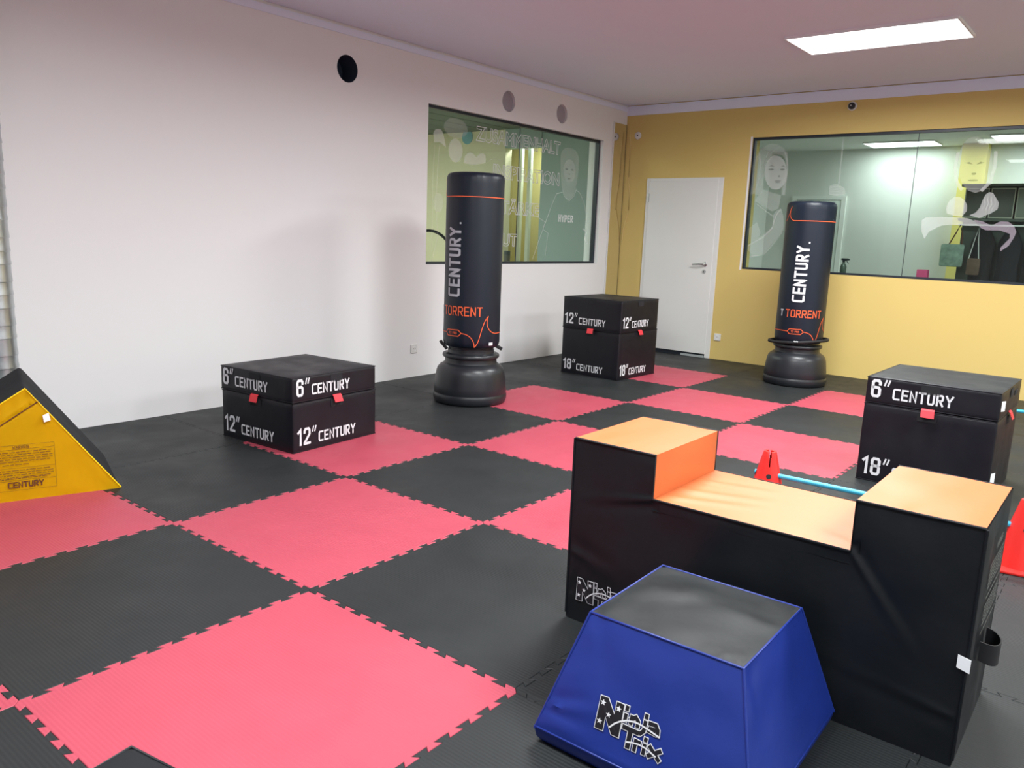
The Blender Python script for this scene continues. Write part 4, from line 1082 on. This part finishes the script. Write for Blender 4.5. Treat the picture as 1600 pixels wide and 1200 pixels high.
box('door_leaf', X2-.03, X2-.002, 1.98, 2.72, .0, 2.12, mat('pale_green_door', (.75, .82, .78), .5), D2, .003)
bm = bmesh.new(); boxbm(X2-.04, X2-.002, 1.90, 1.975, 0, 2.19, 0, 1, bm); boxbm(X2-.04, X2-.002, 2.725, 2.80, 0, 2.19, 0, 1, bm); boxbm(X2-.04, X2-.002, 1.975, 2.725, 2.13, 2.19, 0, 1, bm)
bm_obj('door_frame', bm, mat('door_frame_white', (.85, .88, .86), .5), D2)
# spray bottle on the sill
t = thing('spray_bottle', 'dark spray bottle standing on the sill behind the yellow wall window', 'bottle', (XR+.14, .305, 1.066))
lathe('bottle_body', [(0, 0), (.028, 0), (.031, .005), (.031, .085), (.024, .105), (.013, .118), (.012, .13), (0, .13)], mat('green_bottle_plastic', (.05, .065, .05), .3), t, 24, capb=False)
bm = bmesh.new(); boxbm(-.012, .012, -.012, .014, .128, .15, .003, 1, bm); boxbm(-.010, .010, -.045, .028, .148, .170, .004, 1, bm); boxbm(-.007, .007, -.056, -.044, .152, .164, 0, 1, bm)
bm_obj('spray_head', bm, PRINTB, t)
tube('trigger', [(0, -.020, .150), (0, -.034, .135), (0, -.048, .118)], .0045, PRINTB, t, 8)
# shelf unit and coats
t = thing('shelf_cabinet', 'tall grey-green cabinet with framed doors beyond the yellow wall window', 'cabinet', (9.3, -.33, 0))
box('back_board', .30, .42, -2.4, 0, 0, 1.72, DGREEN, t, .004)
box('side_panel', .0, .30, -2.4, -2.36, 0, 1.72, DGREEN, t)
bm = bmesh.new(); boxbm(-.05, .42, -2.4, 0.0, 2.12, 2.15, 0, 1, bm); boxbm(.38, .42, -2.4, 0, 1.72, 2.12, 0, 1, bm)
bm_obj('top_shelf', bm, DGREEN, t)
box('middle_shelf', .0, .30, -2.4, 0, 1.72, 1.75, DGREEN, t)
for k in range(4):
    bm = bmesh.new(); a = -.04-.27*k
    boxbm(.02, .05, a-.25, a, 1.76, 2.10, 0, 1, bm); bm_obj('door_panel', bm, mat('dark_panel_%d' % k, (.09, .10, .09) if k != 2 else (.22, .25, .22), .3), t)
    bm = bmesh.new()
    for q in ((a-.25, a, 2.09, 2.105), (a-.25, a, 1.755, 1.77), (a-.25, a-.24, 1.77, 2.09), (a-.01, a, 1.77, 2.09)): boxbm(.005, .02, q[0], q[1], q[2], q[3], 0, 1, bm)
    bm_obj('door_trim', bm, mat('pale_trim_%d' % k, (.55, .58, .52), .5), t)
box('coat_rail', .08, .10, -2.36, 0, 1.665, 1.685, METAL, t)
def coat(x, y, w_, z0, z1, col, label, seed):
    bm = bmesh.new(); n = 28; rows = []
    for k in range(15):
        v = k/14; z = z1-(z1-z0)*v; ww = w_*1.15*(.25+.75*min(1, v*5))*(1+.08*math.sin(v*5+seed)); dd = .06*(.4+.6*min(1, v*5)); row = []
        for q in range(n):
            a = 2*PI*q/n; fo = 1+.13*math.sin(a*7+seed)*v+.1*noise.noise(Vector((math.cos(a)*3, v*4, seed)))
            row.append(bm.verts.new((x+dd*math.cos(a)*fo, y+ww/2*math.sin(a)*fo, z)))
        rows.append(row)
    for k in range(14):
        for q in range(n): bm.faces.new((rows[k][q], rows[k][(q+1) % n], rows[k+1][(q+1) % n], rows[k+1][q]))
    bm.faces.new(rows[0]); bm.faces.new(rows[-1][::-1])
    o = bm_obj('coat', bm, mat('coat_fabric_%d' % seed, col, .85, bump=.3, bscale=30), None, True, 70)
    return tag(o, label, 'coat', 'coats hanging beyond the window')
coat(9.39, -.62, .21, .75, 1.665, (.012, .016, .018), 'black coat hanging beyond the window, leftmost beside the tote bag', 1)
coat(9.39, -.90, .21, .80, 1.665, (.014, .018, .026), 'very dark navy coat hanging beyond the window, middle of the three', 2)
coat(9.39, -1.18, .21, .80, 1.665, (.016, .022, .022), 'dark coat hanging beyond the window, rightmost of the three', 3)
t = thing('tote_bag', 'pale green patterned tote bag hanging beyond the window left of the coats', 'bag', (9.23, -.30, 1.17))
bm = bmesh.new(); boxbm(-.03, .03, -.15, .10, 0, .27, .02, 2, bm); bm_obj('bag_body', bm, mat('patterned_bag_cloth', (.30, .42, .37), .8, var=.7, vscale=14), t, True, 40)
tube('strap', [(0, .02, .26), (.06, -.03, .40), (.155, -.05, .50), (.06, -.10, .40), (0, -.12, .26)], .008, mat('brown_strap', (.10, .04, .025), .7), t, 6)
t = thing('hand_bag', 'small brown and green bag hanging in front of the black coat beyond the window', 'bag', (9.23, -.56, 1.08))
bm = bmesh.new(); boxbm(-.02, .02, -.08, .06, 0, .20, .02, 2, bm); bm_obj('bag_body', bm, mat('brown_bag_cloth', (.17, .11, .08), .8, var=.5, vscale=16), t, True, 40)
tube('strap', [(0, -.06, .18), (.06, -.02, .42), (.155, .0, .59), (.06, .02, .42), (0, .05, .18)], .006, PRINT, t, 6)
o = box('storage_box', XR+.10, XR+.18, -.52, -.42, 1.066, 1.16, mat('magenta_card', (.42, .03, .12), .6), None, .003)
tag(o, 'small magenta box on the sill behind the yellow wall window', 'box')

# ------------------------------------------------------------------ room behind the white wall (seen through the left window)
YG = mat('lime_wall_paint', (.84, .77, .56), .75); DKC = mat('dark_green_ceiling_panel', (.13, .17, .15), .6); TEAL = mat('dimmed_white_wall', (.36, .46, .44), .7)  # TEAL is a white wall with its dimness and tint put into the colour
struct(box('floor.002', 2.4, 9.4, YB+.2, 9.0, -.12, 0, GREYF))
# ceiling of sloping metal panels
bm = bmesh.new()
for k in range(14): boxbm(2.4, 9.4, YB+.2+k*.42, YB+.2+k*.42+.40, ZC+.0, 3.1, 0, 1, bm)
boxbm(2.4, 9.4, YB+.2, 9.0, 3.05, 3.12, 0, 1, bm)
struct(bm_obj('ceiling.002', bm, DKC))
struct(box('wall_left.002', 2.4, 9.4, 9.0, 9.15, -.1, 3.1, YG))
struct(box('wall_front.002', 2.25, 2.4, YB+.2, 9.0, -.1, 3.1, BWH))
struct(box('wall_back.002', 8.1, 8.25, 5.82, 9.0, -.1, ZC, YG))
struct(box('wall_back.003', 9.2, 9.35, 3.4, 8.0, -.1, ZC, mat('ochre_wall_paint', (.60, .52, .22), .75)))
struct(box('wall_back.004', 8.1, 8.25, YB+.25, 5.12, -.1, ZC, TEAL))
struct(box('trim_5', 8.08, 8.25, 5.12, 5.82, 2.66, ZC, TEAL))
struct(box('trim_6', 8.05, 8.2, 4.10, 4.24, 0, ZC, mat('olive_post', (.12, .12, .07), .6)))
bm = bmesh.new(); boxbm(8.36, 8.42, 5.52, 5.58, 0, 2.68, 0, 1, bm); boxbm(8.36, 8.42, 5.70, 5.76, 0, 2.68, 0, 1, bm)
struct(bm_obj('trim_7', bm, mat('pale_door_post', (.62, .66, .55), .5)))
panel_light(5.0, 5.6, 6.7, 7.9, ZC-.002, LAMPL, 'ceiling light of the lime room, out of view', 'ceiling lights beyond the white wall')
panel_light(8.5, 8.95, 4.9, 5.7, ZC-.002, LAMPL, 'small added unseen light brightening the doorway recess beyond the left window', 'ceiling lights beyond the white wall')  # added lamp, hidden by the header, to brighten the recess
panel_light(3.3, 3.9, 4.4, 5.6, ZC-.002, LAMPL, 'second ceiling light of the lime room, out of view', 'ceiling lights beyond the white wall')
o = lathe('wall_sign', [(0, 0), (.11, 0), (.11, .015), (0, .015)], mat('pale_blue_plastic', (.25, .50, .60), .5), None, 40, capb=False, capt=False)
o.matrix_world = Matrix.Translation((8.098, 6.62, 2.86)) @ Matrix.Rotation(-PI/2, 4, 'Y'); tag(o, 'round pale blue sign high on the lime wall beyond the left window', 'sign')
pts = [(4.83+.44*math.cos(2*PI*k/48), 4.2, .92+.44*math.sin(2*PI*k/48)) for k in range(48)]
t = thing('exercise_hoop', 'black exercise hoop on a stand beyond the left window beside the punching bag', 'hoop', (4.83, 4.2, 0))
tube('hoop_ring', [(a-4.83, 0, c) for a, b, c in pts], .016, PRINTB, t, 10, True)
tube('stand_pole', [(0, 0, 0), (0, 0, .48)], .02, PRINTB, t, 10); lathe('stand_foot', [(0, 0), (.18, 0), (.18, .02), (0, .03)], PRINTB, t, 32, capb=False, capt=False)
o = lathe('foam_roller', [(0, 0), (.05, 0), (.05, 1.10), (0, 1.10)], mat('dark_grey_roller', (.09, .10, .10), .6), None, 24, capb=False, capt=False)
o.location = (7.98, 5.62, 0); tag(o, 'dark upright roller standing beyond the left window between the lime and dim white walls', 'roller')
